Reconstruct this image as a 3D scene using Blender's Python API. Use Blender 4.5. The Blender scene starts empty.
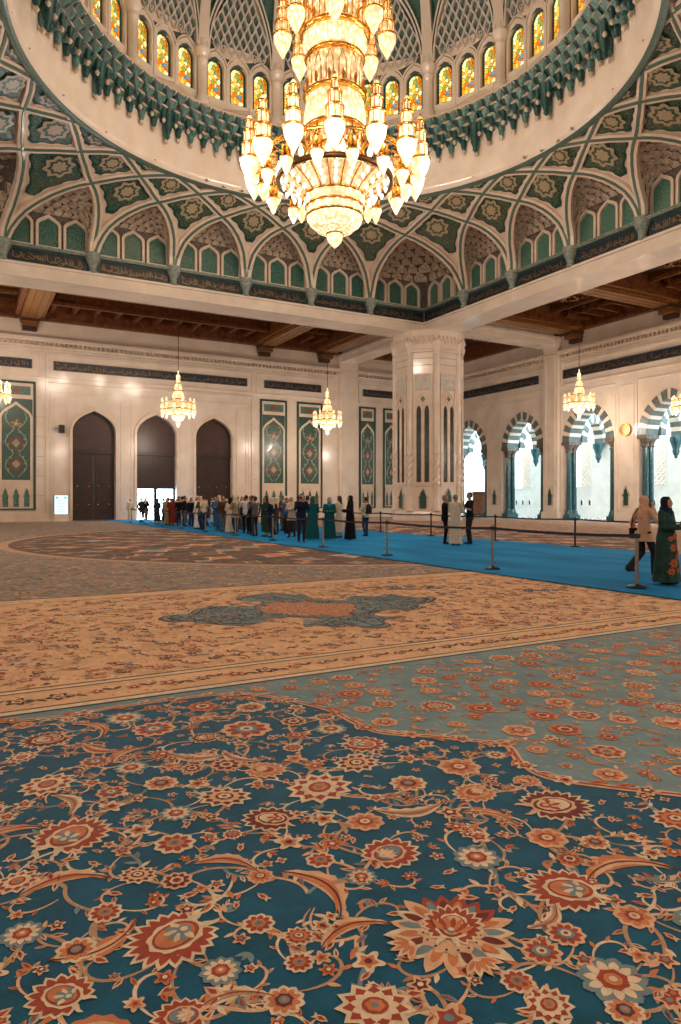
import bpy, bmesh, math, random
from mathutils import Vector, Matrix
from mathutils.geometry import tessellate_polygon
random.seed(7)
PI = math.pi
sin, cos = math.sin, math.cos
scene = bpy.context.scene
COL = scene.collection

# ------------------------------------------------------------------ mesh builder
class MB:
    def __init__(s):
        s.v = []; s.f = []; s.m = []; s.sm = []
    def add(s, vs, fs, m=0, smooth=False):
        b = len(s.v); s.v.extend(vs)
        for f in fs:
            s.f.append(tuple(i + b for i in f)); s.m.append(m); s.sm.append(smooth)
    def quad(s, a, b, c, d, m=0): s.add([a, b, c, d], [(0, 1, 2, 3)], m)
    def poly(s, pts, m=0): s.add(list(pts), [tuple(range(len(pts)))], m)
    def box(s, x0, x1, y0, y1, z0, z1, m=0):
        s.add([(x0,y0,z0),(x1,y0,z0),(x1,y1,z0),(x0,y1,z0),(x0,y0,z1),(x1,y0,z1),(x1,y1,z1),(x0,y1,z1)],
              [(0,3,2,1),(4,5,6,7),(0,1,5,4),(1,2,6,5),(2,3,7,6),(3,0,4,7)], m)
    def obox(s, M, x0, x1, y0, y1, z0, z1, m=0):
        p = [M((x, y, z)) for x, y, z in [(x0,y0,z0),(x1,y0,z0),(x1,y1,z0),(x0,y1,z0),(x0,y0,z1),(x1,y0,z1),(x1,y1,z1),(x0,y1,z1)]]
        s.add(p, [(0,3,2,1),(4,5,6,7),(0,1,5,4),(1,2,6,5),(2,3,7,6),(3,0,4,7)], m)
    def grid(s, rows, m=0, smooth=True, closed=False):
        nr, nc = len(rows), len(rows[0])
        vs = [p for r in rows for p in r]; fs = []
        for i in range(nr - 1):
            for j in range(nc if closed else nc - 1):
                k = (j + 1) % nc
                fs.append((i*nc+j, i*nc+k, (i+1)*nc+k, (i+1)*nc+j))
        s.add(vs, fs, m, smooth)
    def lathe(s, prof, n=24, c=(0,0,0), m=0, smooth=True, a0=0, caps=True, lobes=0, amp=0):
        rows = []
        for r, z in prof:
            rows.append([(c[0] + r*(1+amp*cos(lobes*(a0+2*PI*j/n)))*cos(a0+2*PI*j/n),
                          c[1] + r*(1+amp*cos(lobes*(a0+2*PI*j/n)))*sin(a0+2*PI*j/n), c[2]+z) for j in range(n)])
        s.grid(rows, m, smooth, True)
        if caps:
            for r, (rr, z) in ((rows[0], prof[0]), (rows[-1], prof[-1])):
                if rr > 1e-4: s.poly(r, m)
    def tube(s, pts, r, n=8, m=0, smooth=True, caps=True):
        rows = []; pts = [Vector(p) for p in pts]
        for i, p in enumerate(pts):
            t = (pts[min(i+1, len(pts)-1)] - pts[max(i-1, 0)]).normalized()
            up = Vector((0,0,1)) if abs(t.z) < .95 else Vector((1,0,0))
            a = t.cross(up).normalized(); b = t.cross(a)
            rr = r[i] if isinstance(r, (list, tuple)) else r
            rows.append([tuple(p + a*rr*cos(2*PI*k/n) + b*rr*sin(2*PI*k/n)) for k in range(n)])
        s.grid(rows, m, smooth, True)
        if caps: s.poly(rows[0], m); s.poly(rows[-1], m)
    def extrude(s, M, pts, d0, d1, m=0, cap0=True, cap1=True):
        """closed outline pts (a, z) in the wall frame, from depth d0 to d1"""
        n = len(pts)
        A = [M((a, d0, z)) for a, z in pts]; B = [M((a, d1, z)) for a, z in pts]
        s.add(A + B, [(i, (i+1) % n, n+(i+1) % n, n+i) for i in range(n)], m)
        if cap0: s.poly(A, m)
        if cap1: s.poly(B, m)
    def frame(s, M, outer, inner, d0, d1, m=0):
        """ring between two outlines of equal count, standing from depth d0 to d1"""
        n = len(outer)
        vs = [M((a, d0, z)) for a, z in outer] + [M((a, d0, z)) for a, z in inner] + [M((a, d1, z)) for a, z in outer] + [M((a, d1, z)) for a, z in inner]
        fs = []
        for i in range(n):
            k = (i+1) % n
            fs += [(2*n+i, 2*n+k, 3*n+k, 3*n+i), (i, k, 2*n+k, 2*n+i), (n+i, n+k, 3*n+k, 3*n+i)]
        s.add(vs, fs, m)
    def holes(s, M, outer, holes, d, m=0):
        loops = [[Vector((a, z, 0)) for a, z in outer]] + [[Vector((a, z, 0)) for a, z in h] for h in holes]
        flat = [p for l in loops for p in l]
        s.add([M((p.x, d, p.y)) for p in flat], [tuple(t) for t in tessellate_polygon(loops)], m)
    def reveal(s, M, pts, d0, d1, m=0, closed=True):
        n = len(pts)
        A = [M((a, d0, z)) for a, z in pts]; B = [M((a, d1, z)) for a, z in pts]
        s.add(A + B, [(i, (i+1) % n, n+(i+1) % n, n+i) for i in range(n if closed else n-1)], m)
    def build(s, name, mats, parent=None, recalc=False):
        me = bpy.data.meshes.new(name)
        me.from_pydata([tuple(v) for v in s.v], [], s.f)
        if not isinstance(mats, (list, tuple)): mats = [mats]
        for x in mats: me.materials.append(x)
        me.polygons.foreach_set('material_index', s.m)
        me.polygons.foreach_set('use_smooth', s.sm)
        if recalc:
            bm = bmesh.new(); bm.from_mesh(me)
            bmesh.ops.recalc_face_normals(bm, faces=bm.faces); bm.to_mesh(me); bm.free()
        me.update()
        o = bpy.data.objects.new(name, me); COL.objects.link(o)
        if parent is not None: o.parent = parent
        return o

def tag(o, label=None, cat=None, group=None, kind=None):
    if label: o['label'] = label
    if cat: o['category'] = cat
    if group: o['group'] = group
    if kind: o['kind'] = kind
    return o
def empty(name, loc=(0,0,0), rz=0, parent=None):
    o = bpy.data.objects.new(name, None); COL.objects.link(o)
    o.location = loc; o.rotation_euler = (0, 0, rz); o.empty_display_size = .1
    if parent is not None: o.parent = parent
    return o
def struct(o): o['kind'] = 'structure'; return o
def kids(o): return [c for c in COL.objects if c.parent == o]
def copy_tree(o, parent=None):
    c = o.copy(); COL.objects.link(c)
    if parent is not None: c.parent = parent
    for ch in list(o.children): copy_tree(ch, c)
    return c

# ------------------------------------------------------------------ materials
def hexc(h):
    def f(c):
        c /= 255
        return c/12.92 if c <= .04045 else ((c+.055)/1.055)**2.4
    return tuple(f(int(h[i:i+2], 16)) for i in (0, 2, 4)) + (1,)
class NT:
    def __init__(s, name):
        s.mat = bpy.data.materials.new(name); s.mat.use_nodes = True
        s.t = s.mat.node_tree; s.t.nodes.clear()
        s.out = s.n('ShaderNodeOutputMaterial')
    def n(s, typ, **kw):
        x = s.t.nodes.new(typ)
        for k, v in kw.items():
            if k.startswith('i_'):
                key = k[2:]
                x.inputs[int(key) if key.isdigit() else key.replace('_', ' ')].default_value = v
            else: setattr(x, k, v)
        return x
    def l(s, a, b): s.t.links.new(a, b)
    def coord(s, scale=1, out='Object'):
        tc = s.n('ShaderNodeTexCoord'); mp = s.n('ShaderNodeMapping')
        mp.inputs['Scale'].default_value = scale if isinstance(scale, (tuple, list)) else (scale,)*3
        s.l(tc.outputs[out], mp.inputs['Vector']); return mp.outputs[0]
    def ramp(s, fac, stops, interp='LINEAR'):
        r = s.n('ShaderNodeValToRGB'); r.color_ramp.interpolation = interp
        e = r.color_ramp.elements
        while len(e) < len(stops): e.new(.5)
        for el, (p, c) in zip(e, stops): el.position = p; el.color = c
        s.l(fac, r.inputs[0]); return r.outputs[0]
    def bsdf(s, **kw):
        b = s.n('ShaderNodeBsdfPrincipled')
        for k, v in kw.items(): b.inputs[k.replace('_', ' ')].default_value = v
        s.l(b.outputs[0], s.out.inputs[0]); return b
    def bump(s, h, b, strength=.3, dist=.02):
        x = s.n('ShaderNodeBump'); x.inputs['Strength'].default_value = strength; x.inputs['Distance'].default_value = dist
        s.l(h, x.inputs['Height']); s.l(x.outputs[0], b.inputs['Normal'])

def mix2(c1, c2, f): return tuple(c1[i]*(1-f)+c2[i]*f for i in range(3)) + (1,)
def m_noise(name, c1, c2, scale=3, rough=.5, metal=0, bump=0, bscale=None, coat=0, spec=.5, detail=4):
    t = NT(name); b = t.bsdf(Roughness=rough, Metallic=metal); b.inputs['Specular IOR Level'].default_value = spec
    b.inputs['Coat Weight'].default_value = coat; b.inputs['Coat Roughness'].default_value = .08
    nz = t.n('ShaderNodeTexNoise'); nz.inputs['Scale'].default_value = scale; nz.inputs['Detail'].default_value = detail
    t.l(t.coord(), nz.inputs['Vector'])
    t.l(t.ramp(nz.outputs['Fac'], [(.35, c1), (.65, c2)]), b.inputs['Base Color'])
    if bump:
        n2 = t.n('ShaderNodeTexNoise'); n2.inputs['Scale'].default_value = bscale or scale*8; n2.inputs['Detail'].default_value = 3
        t.l(t.coord(), n2.inputs['Vector']); t.bump(n2.outputs['Fac'], b, bump)
    return t.mat
def m_floral(name, base, motif, line, scale=6, rough=.35, hi=None, coat=.3):
    """tile-work: rosette cells with rings and scrolling lines between them"""
    t = NT(name); b = t.bsdf(Roughness=rough); b.inputs['Coat Weight'].default_value = coat; b.inputs['Coat Roughness'].default_value = .12
    co = t.coord(scale)
    v = t.n('ShaderNodeTexVoronoi'); v.inputs['Randomness'].default_value = .55
    t.l(co, v.inputs['Vector'])
    w = t.n('ShaderNodeTexNoise'); w.inputs['Scale'].default_value = 2.2; w.inputs['Detail'].default_value = 2; t.l(co, w.inputs['Vector'])
    ml = t.n('ShaderNodeMath', operation='MULTIPLY_ADD'); ml.inputs[1].default_value = 9; t.l(w.outputs['Fac'], ml.inputs[0]); 
    sn = t.n('ShaderNodeMath', operation='SINE'); t.l(ml.outputs[0], sn.inputs[0])
    ml2 = t.n('ShaderNodeMath', operation='MULTIPLY'); ml2.inputs[1].default_value = 3.0; t.l(sn.outputs[0], ml2.inputs[0])
    ab = t.n('ShaderNodeMath', operation='ABSOLUTE'); t.l(ml2.outputs[0], ab.inputs[0])
    c1 = t.ramp(ab.outputs[0], [(.18, line), (.3, base)])
    c2 = t.ramp(v.outputs['Distance'], [(0, hi or line), (.12, motif), (.27, motif), (.30, line), (.36, base)], 'CONSTANT')
    fac = t.ramp(v.outputs['Distance'], [(.33, (1,1,1,1)), (.37, (0,0,0,1))])
    mx = t.n('ShaderNodeMix', data_type='RGBA'); t.l(fac, mx.inputs[0]); t.l(c1, mx.inputs[6]); t.l(c2, mx.inputs[7])
    t.l(mx.outputs[2], b.inputs['Base Color'])
    return t.mat
def m_emit(name, c, strength):
    t = NT(name); e = t.n('ShaderNodeEmission'); e.inputs[0].default_value = c; e.inputs[1].default_value = strength
    t.l(e.outputs[0], t.out.inputs[0]); return t.mat
def m_crystal(name, clo, chi, slo, shi, scale=9):
    """lit cut crystal: strings of bright and dimmer drops"""
    t = NT(name); e = t.n('ShaderNodeEmission')
    v = t.n('ShaderNodeTexVoronoi'); v.inputs['Scale'].default_value = scale; t.l(t.coord((1,1,.55)), v.inputs['Vector'])
    t.l(t.ramp(v.outputs['Distance'], [(.1, chi), (.65, clo)]), e.inputs[0])
    mr = t.n('ShaderNodeMapRange'); mr.inputs[1].default_value = .1; mr.inputs[2].default_value = .65; mr.inputs[3].default_value = shi; mr.inputs[4].default_value = slo
    t.l(v.outputs['Distance'], mr.inputs[0]); t.l(mr.outputs[0], e.inputs[1])
    g = t.n('ShaderNodeBsdfPrincipled'); g.inputs['Base Color'].default_value = (.8,.7,.55,1); g.inputs['Roughness'].default_value = .1
    a = t.n('ShaderNodeAddShader'); t.l(e.outputs[0], a.inputs[0]); t.l(g.outputs[0], a.inputs[1]); t.l(a.outputs[0], t.out.inputs[0])
    return t.mat

M = {}
M['marble'] = m_noise('cream_marble', hexc('d9c8b8'), hexc('e4d6c8'), .8, .16, coat=.35)
M['marble_warm'] = m_noise('warm_marble', hexc('d3bda9'), hexc('dfccba'), 1.5, .3, coat=.1)
M['carved'] = m_noise('carved_stone', hexc('a8937e'), hexc('d8c6b0'), 4, .55)
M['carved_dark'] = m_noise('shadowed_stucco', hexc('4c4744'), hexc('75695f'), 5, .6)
M['lattice'] = m_noise('grey_stucco', hexc('b9b4ad'), hexc('d2cac0'), 4, .55)
M['lattice_back'] = m_noise('slate_stucco', hexc('3f4747'), hexc('5b5f5b'), 4, .6)
M['teal'] = m_noise('teal_glaze', hexc('0d3236'), hexc('245652'), 9, .35)
M['teal_pale'] = m_noise('pale_teal_glaze', hexc('2f5f5e'), hexc('66887f'), 9, .35)
M['moulding'] = m_noise('grey_green_moulding', hexc('66756f'), hexc('949c90'), 9, .4)
M['strip'] = m_floral('green_ornament_strip', hexc('3f5f55'), hexc('7d8d7c'), hexc('9a9f8c'), 9)
M['panel'] = m_floral('green_floral_tile', hexc('123f37'), hexc('4a7a63'), hexc('b8a677'), 3.6, hi=hexc('a8784e'))
M['panel_edge'] = m_noise('dark_green_edge', hexc('10322e'), hexc('1d4a42'), 9, .4)
M['medallion'] = m_floral('cream_medallion', hexc('a8967a'), hexc('d2bf9f'), hexc('8a7a5e'), 5, hi=hexc('9b5a3c'))
M['niche'] = m_floral('teal_niche_tile', hexc('1a5550'), hexc('5a937e'), hexc('b3bd97'), 4.5, hi=hexc('3a5f9a'))
M['frieze'] = m_noise('indigo_tile', hexc('101a28'), hexc('1b2a38'), 6, .35)
M['gold_script'] = m_noise('gilded_lettering', hexc('7b6443'), hexc('a08152'), 9, .42, metal=.6)
M['gold'] = m_noise('gilt_metal', hexc('d79a42'), hexc('f0bb63'), 9, .25, metal=1)
M['wood'] = m_noise('dark_carved_wood', hexc('2c160c'), hexc('4a2714'), 4, .5, bump=.4, bscale=14)
M['wood_gilt'] = m_floral('gilded_carved_wood', hexc('55300f'), hexc('c47f32'), hexc('dd9c4a'), 5, rough=.4)
M['wood_beam'] = m_noise('brown_timber', hexc('50290f'), hexc('7d451f'), 3, .5)
M['door'] = m_noise('dark_mahogany', hexc('200d08'), hexc('33170c'), 2.5, .4, bump=.1)
M['door_panel'] = m_noise('red_mahogany', hexc('2c120a'), hexc('401d0e'), 2.5, .35)
M['brass'] = m_noise('polished_brass', hexc('caa25c'), hexc('e6c57e'), 8, .25, metal=1)
M['green_marble'] = m_noise('dark_green_marble', hexc('1b4248'), hexc('2c5c62'), 5, .15, coat=.4)
M['vous_dark'] = m_noise('slate_voussoir', hexc('4d5b5e'), hexc('66716f'), 4, .35)
M['vous_light'] = m_noise('cream_voussoir', hexc('d9c9b8'), hexc('e4d6c6'), 3, .3)
M['corridor'] = m_noise('white_stone', hexc('dcdcd8'), hexc('e8e8e4'), 1.5, .5)
M['pale_floor'] = m_noise('pale_marble_floor', hexc('cfc4b8'), hexc('ded5ca'), .7, .12, coat=.3)
M['steel'] = m_noise('brushed_steel', hexc('8a8680'), hexc('a8a39b'), 30, .35, metal=.9)
M['black'] = m_noise('black_plastic', hexc('101012'), hexc('1c1c20'), 20, .4)
M['belt'] = m_noise('navy_webbing', hexc('0e1a30'), hexc('18284a'), 40, .7)
M['groove'] = m_noise('grey_joint', hexc('8f7f70'), hexc('a18f7f'), 5, .6)

# pointed arch outline, left foot -> apex -> right foot
def arch(xc, w, zs, za, n=12, keel=.14, p=1.0):
    h = za - zs; L = []
    for i in range(n+1):
        f = i/n; a = f*PI/2
        L.append((xc - w/2*cos(a)**p, zs + h*((1-keel)*sin(a) + keel*f**5)))
    return L + [(2*xc - x, z) for x, z in reversed(L[:-1])]
def door_shape(xc, w, z0, zs, za, **k): return [(xc-w/2, z0)] + arch(xc, w, zs, za, **k) + [(xc+w/2, z0)]
def rect(x0, x1, z0, z1): return [(x0, z0), (x0, z1), (x1, z1), (x1, z0)]
def FAR(p): return (p[0], 57.0 + p[1], p[2])        # (along, depth away from the hall, height)
def RIGHT(p): return (44.0 + p[1], p[0], p[2])
def script_strokes(mb, M_, x0, x1, z0, z1, d, seed, m=0, dens=2.6):
    """flowing pen strokes of an inscription band: tall stems, bowls and dots"""
    r = random.Random(seed); h = z1 - z0; x = x0 + .1*h; tw = .036
    def ribbon(pts, w):
        up = []; dn = []
        for i, (a, z) in enumerate(pts):
            b = pts[min(i+1, len(pts)-1)]; c = pts[max(i-1, 0)]
            tx, tz = b[0]-c[0], b[1]-c[1]; L = math.hypot(tx, tz) or 1
            ww = w*(.45+.55*sin(PI*(i+.5)/len(pts)))
            up.append(M_((a - tz/L*ww, d, z + tx/L*ww))); dn.append(M_((a + tz/L*ww, d, z - tx/L*ww)))
        mb.grid([up, dn], m, False)
    while x < x1 - .3*h:
        k = r.random(); w = tw*h
        if k < .45:
            zt = z0 + h*r.uniform(.7, .95); zb = z0 + h*r.uniform(.12, .3)
            ribbon([(x + .04*h*sin(i*.8), zb + (zt-zb)*i/5) for i in range(6)], w)
            x += h/dens*r.uniform(.5, .9)
        elif k < .85:
            rr = h*r.uniform(.16, .28); zc = z0 + h*r.uniform(.3, .62)
            ribbon([(x + rr + rr*1.3*cos(PI + PI*1.15*i/8), zc + rr*sin(PI + PI*1.15*i/8)) for i in range(9)], w)
            x += h/dens*r.uniform(.8, 1.3)
        else:
            zc = z0 + h*r.uniform(.25, .8)
            ribbon([(x + .5*h*i/6, zc + .12*h*sin(i)) for i in range(7)], w); x += h/dens*r.uniform(.4, .8)
        if r.random() < .5:
            zc = z0 + h*r.uniform(.15, .85); e = .05*h
            mb.poly([M_((x-e, d, zc)), M_((x, d, zc+e)), M_((x+e, d, zc)), M_((x, d, zc-e))], m)
# ================================================================== the room
CX, CY, H, BAY = 14.05, 25.95, 16.74, 4.783
ZB, ZM, ZF, Z0 = 14.2, 15.0, 15.85, 16.05           # beam soffit, marble top, frieze top, moulding top
ZRING, RRING = 20.2, 12.55

fl = MB(); fl.box(-17, 50.5, -9, 62, -.3, 0)
floor = struct(fl.build('floor', M['pale_floor']))

def frame_rect(mb, M_, x0, x1, z0, z1, w=.12, d=-.05, m=0):
    mb.frame(M_, rect(x0, x1, z0, z1), rect(x0+w, x1-w, z0+w, z1-w), .0, d, m)
def portal(mb, M_, x0, x1, z0, z1, w, d):
    mb.obox(M_, x0, x0+w, d, 0, z0, z1); mb.obox(M_, x1-w, x1, d, 0, z0, z1); mb.obox(M_, x0+w, x1-w, d, 0, z1-w, z1)
def cornice(name, M_, x0, x1, z, parent):
    mb = MB()
    mb.obox(M_, x0, x1, -.38, 0, z+.42, z+.62); mb.obox(M_, x0, x1, -.30, 0, z+.3, z+.42); mb.obox(M_, x0, x1, -.12, 0, z-.15, z+.05)
    mb.obox(M_, x0, x1, -.08, 0, z-.35, z-.25)
    x = x0
    while x < x1 - .2:
        mb.obox(M_, x, x+.16, -.24, 0, z+.06, z+.3, 1); x += .34
    return mb.build(name, [M['marble'], M['carved']], parent)
def pilaster(M_, x0, x1, z1, parent):
    mb = MB(); w = x1 - x0
    mb.obox(M_, x0, x1, -.35, 0, .6, z1-.9); mb.obox(M_, x0-.12, x1+.12, -.47, 0, 0, .6)
    for k in range(4): mb.obox(M_, x0-.06*k, x1+.06*k, -.35-.08*k, 0, z1-.9+.22*k, z1-.9+.22*k+.23)
    frame_rect(mb, lambda p: M_((p[0], p[1]-.35, p[2])), x0+.25, x1-.25, 3.2, z1-1.4, .1)
    frame_rect(mb, lambda p: M_((p[0], p[1]-.35, p[2])), x0+.25, x1-.25, .9, 2.9, .1)
    return mb.build('pilaster', [M['marble']], parent)
def bottle_niche(mb, M_, x, z0, h, w, m, mf):
    """little keyhole-headed niche tile: bottle outline with a raised rim"""
    o = [(x-w/2, z0), (x-w/2, z0+h*.5), (x-w*.62, z0+h*.56), (x-w*.42, z0+h*.66), (x-w*.3, z0+h*.82), (x, z0+h),
         (x+w*.3, z0+h*.82), (x+w*.42, z0+h*.66), (x+w*.62, z0+h*.56), (x+w/2, z0+h*.5), (x+w/2, z0)]
    i = [(x+(a-x)*.72, z0+h*.05+(z-z0)*.88) for a, z in o]
    mb.frame(M_, o, i, 0, -.07, mf)
    mb.poly([M_((a, -.02, z)) for a, z in i], m)

# ---------------------------------------------------------------- far wall
DOORS = [9.3, 14.2, 19.1]
wf = MB()
holes = [door_shape(x, 3.25, .02, 6.9, 8.6)[::-1] for x in DOORS]
wf.holes(FAR, rect(-16.5, 44, 0, 16.6), holes, 0)
for h in holes: wf.reveal(FAR, h, 0, .55)
wall_far = struct(wf.build('wall_far', M['marble']))
cornice('cornice', FAR, -16.5, 31.2, 13.3, wall_far); cornice('cornice', FAR, 33.2, 44, 13.3, wall_far)
pilaster(FAR, 31.2, 33.2, 15.2, wall_far); pilaster(FAR, -5.2, -3.2, 15.2, wall_far)
mb = MB(); 
for a, b in ((-16.5, 7.6), (11, 12.5), (15.9, 17.4), (20.8, 31.2), (33.2, 44)): mb.obox(FAR, a, b, -.1, 0, 0, .55)
mb.build('plinth', M['marble_warm'], wall_far)
mb = MB()
portal(mb, FAR, 5.75, 22.65, .55, 10.75, .16, -.12); portal(mb, FAR, 6.1, 22.3, .55, 10.0, .1, -.06)
frame_rect(mb, FAR, 5.75, 22.65, 10.95, 12.85, .14, -.1)
for a, b in ((6.35, 7.3), (11.3, 12.2), (16.2, 17.1), (21.1, 22.05)):
    frame_rect(mb, FAR, a, b, 2.8, 9.5, .09); frame_rect(mb, FAR, a, b, .75, 2.55, .09)
for a, b in ((22.95, 30.9), (-3, 5.45), (33.4, 43.7)): frame_rect(mb, FAR, a, b, 10.95, 12.85, .12, -.08)
mb.build('panel_moulding', M['marble'], wall_far)
for x in DOORS:
    mb = MB(); o = door_shape(x, 3.65, .02, 6.95, 8.95); i = door_shape(x, 3.25, .02, 6.9, 8.6)
    mb.frame(FAR, o, i, 0, -.14); mb.build('door_surround', M['marble_warm'], wall_far)
# rows of joint lines in the stone
mb = MB()
for z in (1.9, 3.4, 4.9, 6.4, 7.9):
    for a, b in ((5.1, 5.7), (22.7, 22.95), (30.95, 31.15)): mb.obox(FAR, a, b, -.004, 0, z, z+.03)
mb.build('stone_joint', M['groove'], wall_far)

# doors
for k, x in enumerate(DOORS):
    root = struct(empty('door_%d' % (k+1), (x, 57.5, 0)))
    L = lambda p: (p[0], p[1], p[2])
    mb = MB(); w = 1.62
    mb.extrude(L, [(-w, 5.4)] + arch(0, 2*w, 6.9, 8.6) + [(w, 5.4)], -.06, .04, 0)
    mb.frame(L, [(-w, 5.4)] + arch(0, 2*w, 6.9, 8.6) + [(w, 5.4)], [(-w+.18, 5.55)] + arch(0, 2*w-.36, 6.9, 8.4) + [(w-.18, 5.55)], -.06, -.14, 1)
    mb.obox(L, -w, w, -.18, .04, 5.25, 5.45, 1)
    mb.build('tympanum', [M['door_panel'], M['door']], root)
    zb = 2.5 if k == 1 else .0
    for s in (-1, 1):
        mb = MB(); a, b = sorted((s*.003, s*w))
        mb.obox(L, a, b, -.05, .03, zb, 5.25)
        zz = [z for z in (.2, 1.3, 2.7, 4.0, 5.15) if z >= zb - .1 or k != 1]
        if k == 1: zz = [2.6, 3.9, 5.15]
        for z0, z1 in zip(zz[:-1], zz[1:]):
            mb.frame(L, rect(a+.15, b-.15, z0+.06, z1-.06), rect(a+.24, b-.24, z0+.15, z1-.15), -.05, -.075)
        if k == 1:      # the lower leaves stand open: only their stiles remain in the way
            mb.obox(L, a if s < 0 else b-.16, a+.16 if s < 0 else b, -.05, .05, .03, 2.5)
            mb.obox(L, s*.13 if s < 0 else -.02, .02 if s < 0 else .13, -.05, .05, .03, 2.5)
        lf = mb.build('door_leaf', M['door'], root)
        if k != 1:
            for z in (1.25, 2.7):
                mb = MB(); mb.lathe([(0, -.06), (.06, -.05), (.075, 0), (.06, .05), (0, .06)], 12, (s*.35, -.12, z)); mb.build('door_knob', M['brass'], lf)
                mb = MB(); mb.lathe([(0, -.06), (.06, -.05), (.075, 0), (.06, .05), (0, .06)], 12, (s*1.2, -.12, z)); mb.build('door_boss', M['brass'], lf)

# the long inscription bands below the cornice
def band(M_, x0, x1, z0, z1, seed, label):
    mb = MB(); mb.obox(M_, x0, x1, -.05, -.002, z0, z1); mb.frame(M_, rect(x0, x1, z0, z1), rect(x0+.05, x1-.05, z0+.05, z1-.05), -.05, -.08, 1)
    o = mb.build('inscription_panel', [M['frieze'], M['carved_dark']]); tag(o, label, 'inscription', 'inscription bands under the cornice')
    mb = MB(); script_strokes(mb, M_, x0+.1, x1-.1, z0+.06, z1-.06, -.056, seed); mb.build('calligraphy', M['gold_script'], o)
    return o
band(FAR, -2.5, 4.8, 11.55, 12.25, 1, 'dark inscription band above the tile panel at the far wall beside the doors')
band(FAR, 6.3, 22.1, 11.55, 12.25, 2, 'longest dark inscription band, above the three brown doors')
band(FAR, 23.7, 29.4, 11.55, 12.25, 3, 'short dark inscription band above the pair of teal tile panels by the pilaster')
band(FAR, 33.9, 40.5, 11.55, 12.25, 4, 'dark inscription band on the far wall, running behind the great pillar')
band(RIGHT, 44.1, 54.8, 11.65, 12.4, 5, 'dark inscription band over the two arches beside the great pillar')
band(RIGHT, 22.5, 41.3, 11.65, 12.4, 6, 'dark inscription band over the striped arches beyond the round gold emblem')

# tall tile panels on the far wall
def tile_panel(x0, x1, label, seed):
    w = x1 - x0; c = (x0+x1)/2; z0, z1 = .85, 10.55
    root = tag(empty('tile_panel', (c, 57, z0)), label, 'tile panel', 'tall tile panels on the far wall')
    T = lambda p: (p[0]-c, p[1], p[2]-z0)
    mb = MB(); mb.frame(T, rect(x0, x1, z0, z1), rect(x0+.16, x1-.16, z0+.1, z1-.16), -.002, -.12); mb.build('border', M['panel_edge'], root)
    mb = MB(); mb.obox(T, x0+.16, x1-.16, -.04, -.002, z0+.1, z1-.16)
    mb.frame(T, rect(x0+.2, x1-.2, 9.35, 10.3), rect(x0+.36, x1-.36, 9.5, 10.15), -.04, -.09)
    a = w*.36
    o = door_shape(c, 2*a+.3, 2.95, 7.75, 9.0, n=10, keel=.3); i = door_shape(c, 2*a, 3.1, 7.7, 8.75, n=10, keel=.3)
    mb.frame(T, o, i, -.04, -.1); mb.build('marble_ground', M['marble_warm'], root)
    mb = MB(); mb.poly([T((x, -.07, z)) for x, z in rect(x0+.36, x1-.36, 9.5, 10.15)]); 
    mb.poly([T((x, -.075, z)) for x, z in [(c-.45, 9.82), (c, 10.05), (c+.45, 9.82), (c, 9.6)]], 1); mb.build('header_tile', [M['niche'], M['vase_red']], root)
    mb = MB(); mb.poly([T((x, -.06, z)) for x, z in i])
    cnr = [(c-a-.15, 9.2), (c-a-.15, 7.9)] + [(x, z) for x, z in o[1:len(o)//2+1]] + [(c, 9.2)]
    mb.poly([T((x, -.055, z)) for x, z in cnr]); mb.poly([T((2*c-x, -.055, z)) for x, z in cnr])
    fieldo = mb.build('floral_tile', M['tile_field'], root)
    r = random.Random(seed)
    mb = MB()
    for zc, s in ((4.3, .5), (5.85, .5), (7.3, .42)):          # flowers, lozenge, flowers up the axis
        if s == .5 and zc < 6:
            mb.poly([T((c+.42*w*.36*x*1.4, -.072, zc+.6*z)) for x, z in ((-1,0),(0,1),(1,0),(0,-1))], 0)
            mb.poly([T((c+.22*w*.36*x*1.4, -.076, zc+.32*z)) for x, z in ((-1,0),(0,1),(1,0),(0,-1))], 1)
        else:
            n = 9
            for q in range(n):
                an = 2*PI*q/n; mb.poly([T((c+s*w*.4*(rr*cos(an+da)), -.072, zc+s*.95*rr*sin(an+da))) for rr, da in ((.25,0),(.75,.28),(1,0),(.75,-.28))], 0 if q % 2 else 2)
            mb.poly([T((c+s*.35*w*.4*cos(2*PI*q/10), -.076, zc+s*.35*sin(2*PI*q/10))) for q in range(10)], 1)
    mb.build('flower_tile', [M['vase_red'], M['vase_cream'], M['vase_orange']], root)
    mb = MB()
    for s in (-1, 1):                                           # scrolling stems with leaves
        pts = [(c + s*a*(.12+.62*abs(sin(k*.42))), 3.3+k*.24) for k in range(21)]
        L1 = [T((x-.035, -.066, z)) for x, z in pts]; L2 = [T((x+.035, -.066, z)) for x, z in pts]; mb.grid([L1, L2], 0, False)
        for k in range(1, 21):
            x, z = pts[k]; an = r.uniform(-1, 1)+PI/2*(1 + s*.4*(-1)**k); q = .17
            mb.poly([T((x+q*(u*cos(an)-v*sin(an)), -.068, z+q*(u*sin(an)+v*cos(an)))) for u, v in ((0,0),(.6,.35),(1.3,0),(.6,-.35))], k % 2)
    mb.build('scroll_tile', [M['vase_cream'], M['vase_leaf']], root)
    mb = MB()
    for k in (-1, 0, 1): bottle_niche(mb, lambda p: T((p[0], p[1]-.045, p[2])), c+k*w*.27, 1.0, 1.62, w*.2, 1, 0)
    mb.build('lower_niche', [M['marble_warm'], M['niche']], root)
M['vase_red'] = m_noise('brick_red_tile', hexc('6e3626'), hexc('87492f'), 6, .35)
M['vase_cream'] = m_noise('cream_tile', hexc('7d9a8a'), hexc('9aa890'), 6, .35)
M['vase_orange'] = m_noise('ochre_tile', hexc('a6713f'), hexc('b98a55'), 6, .35)
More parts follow.
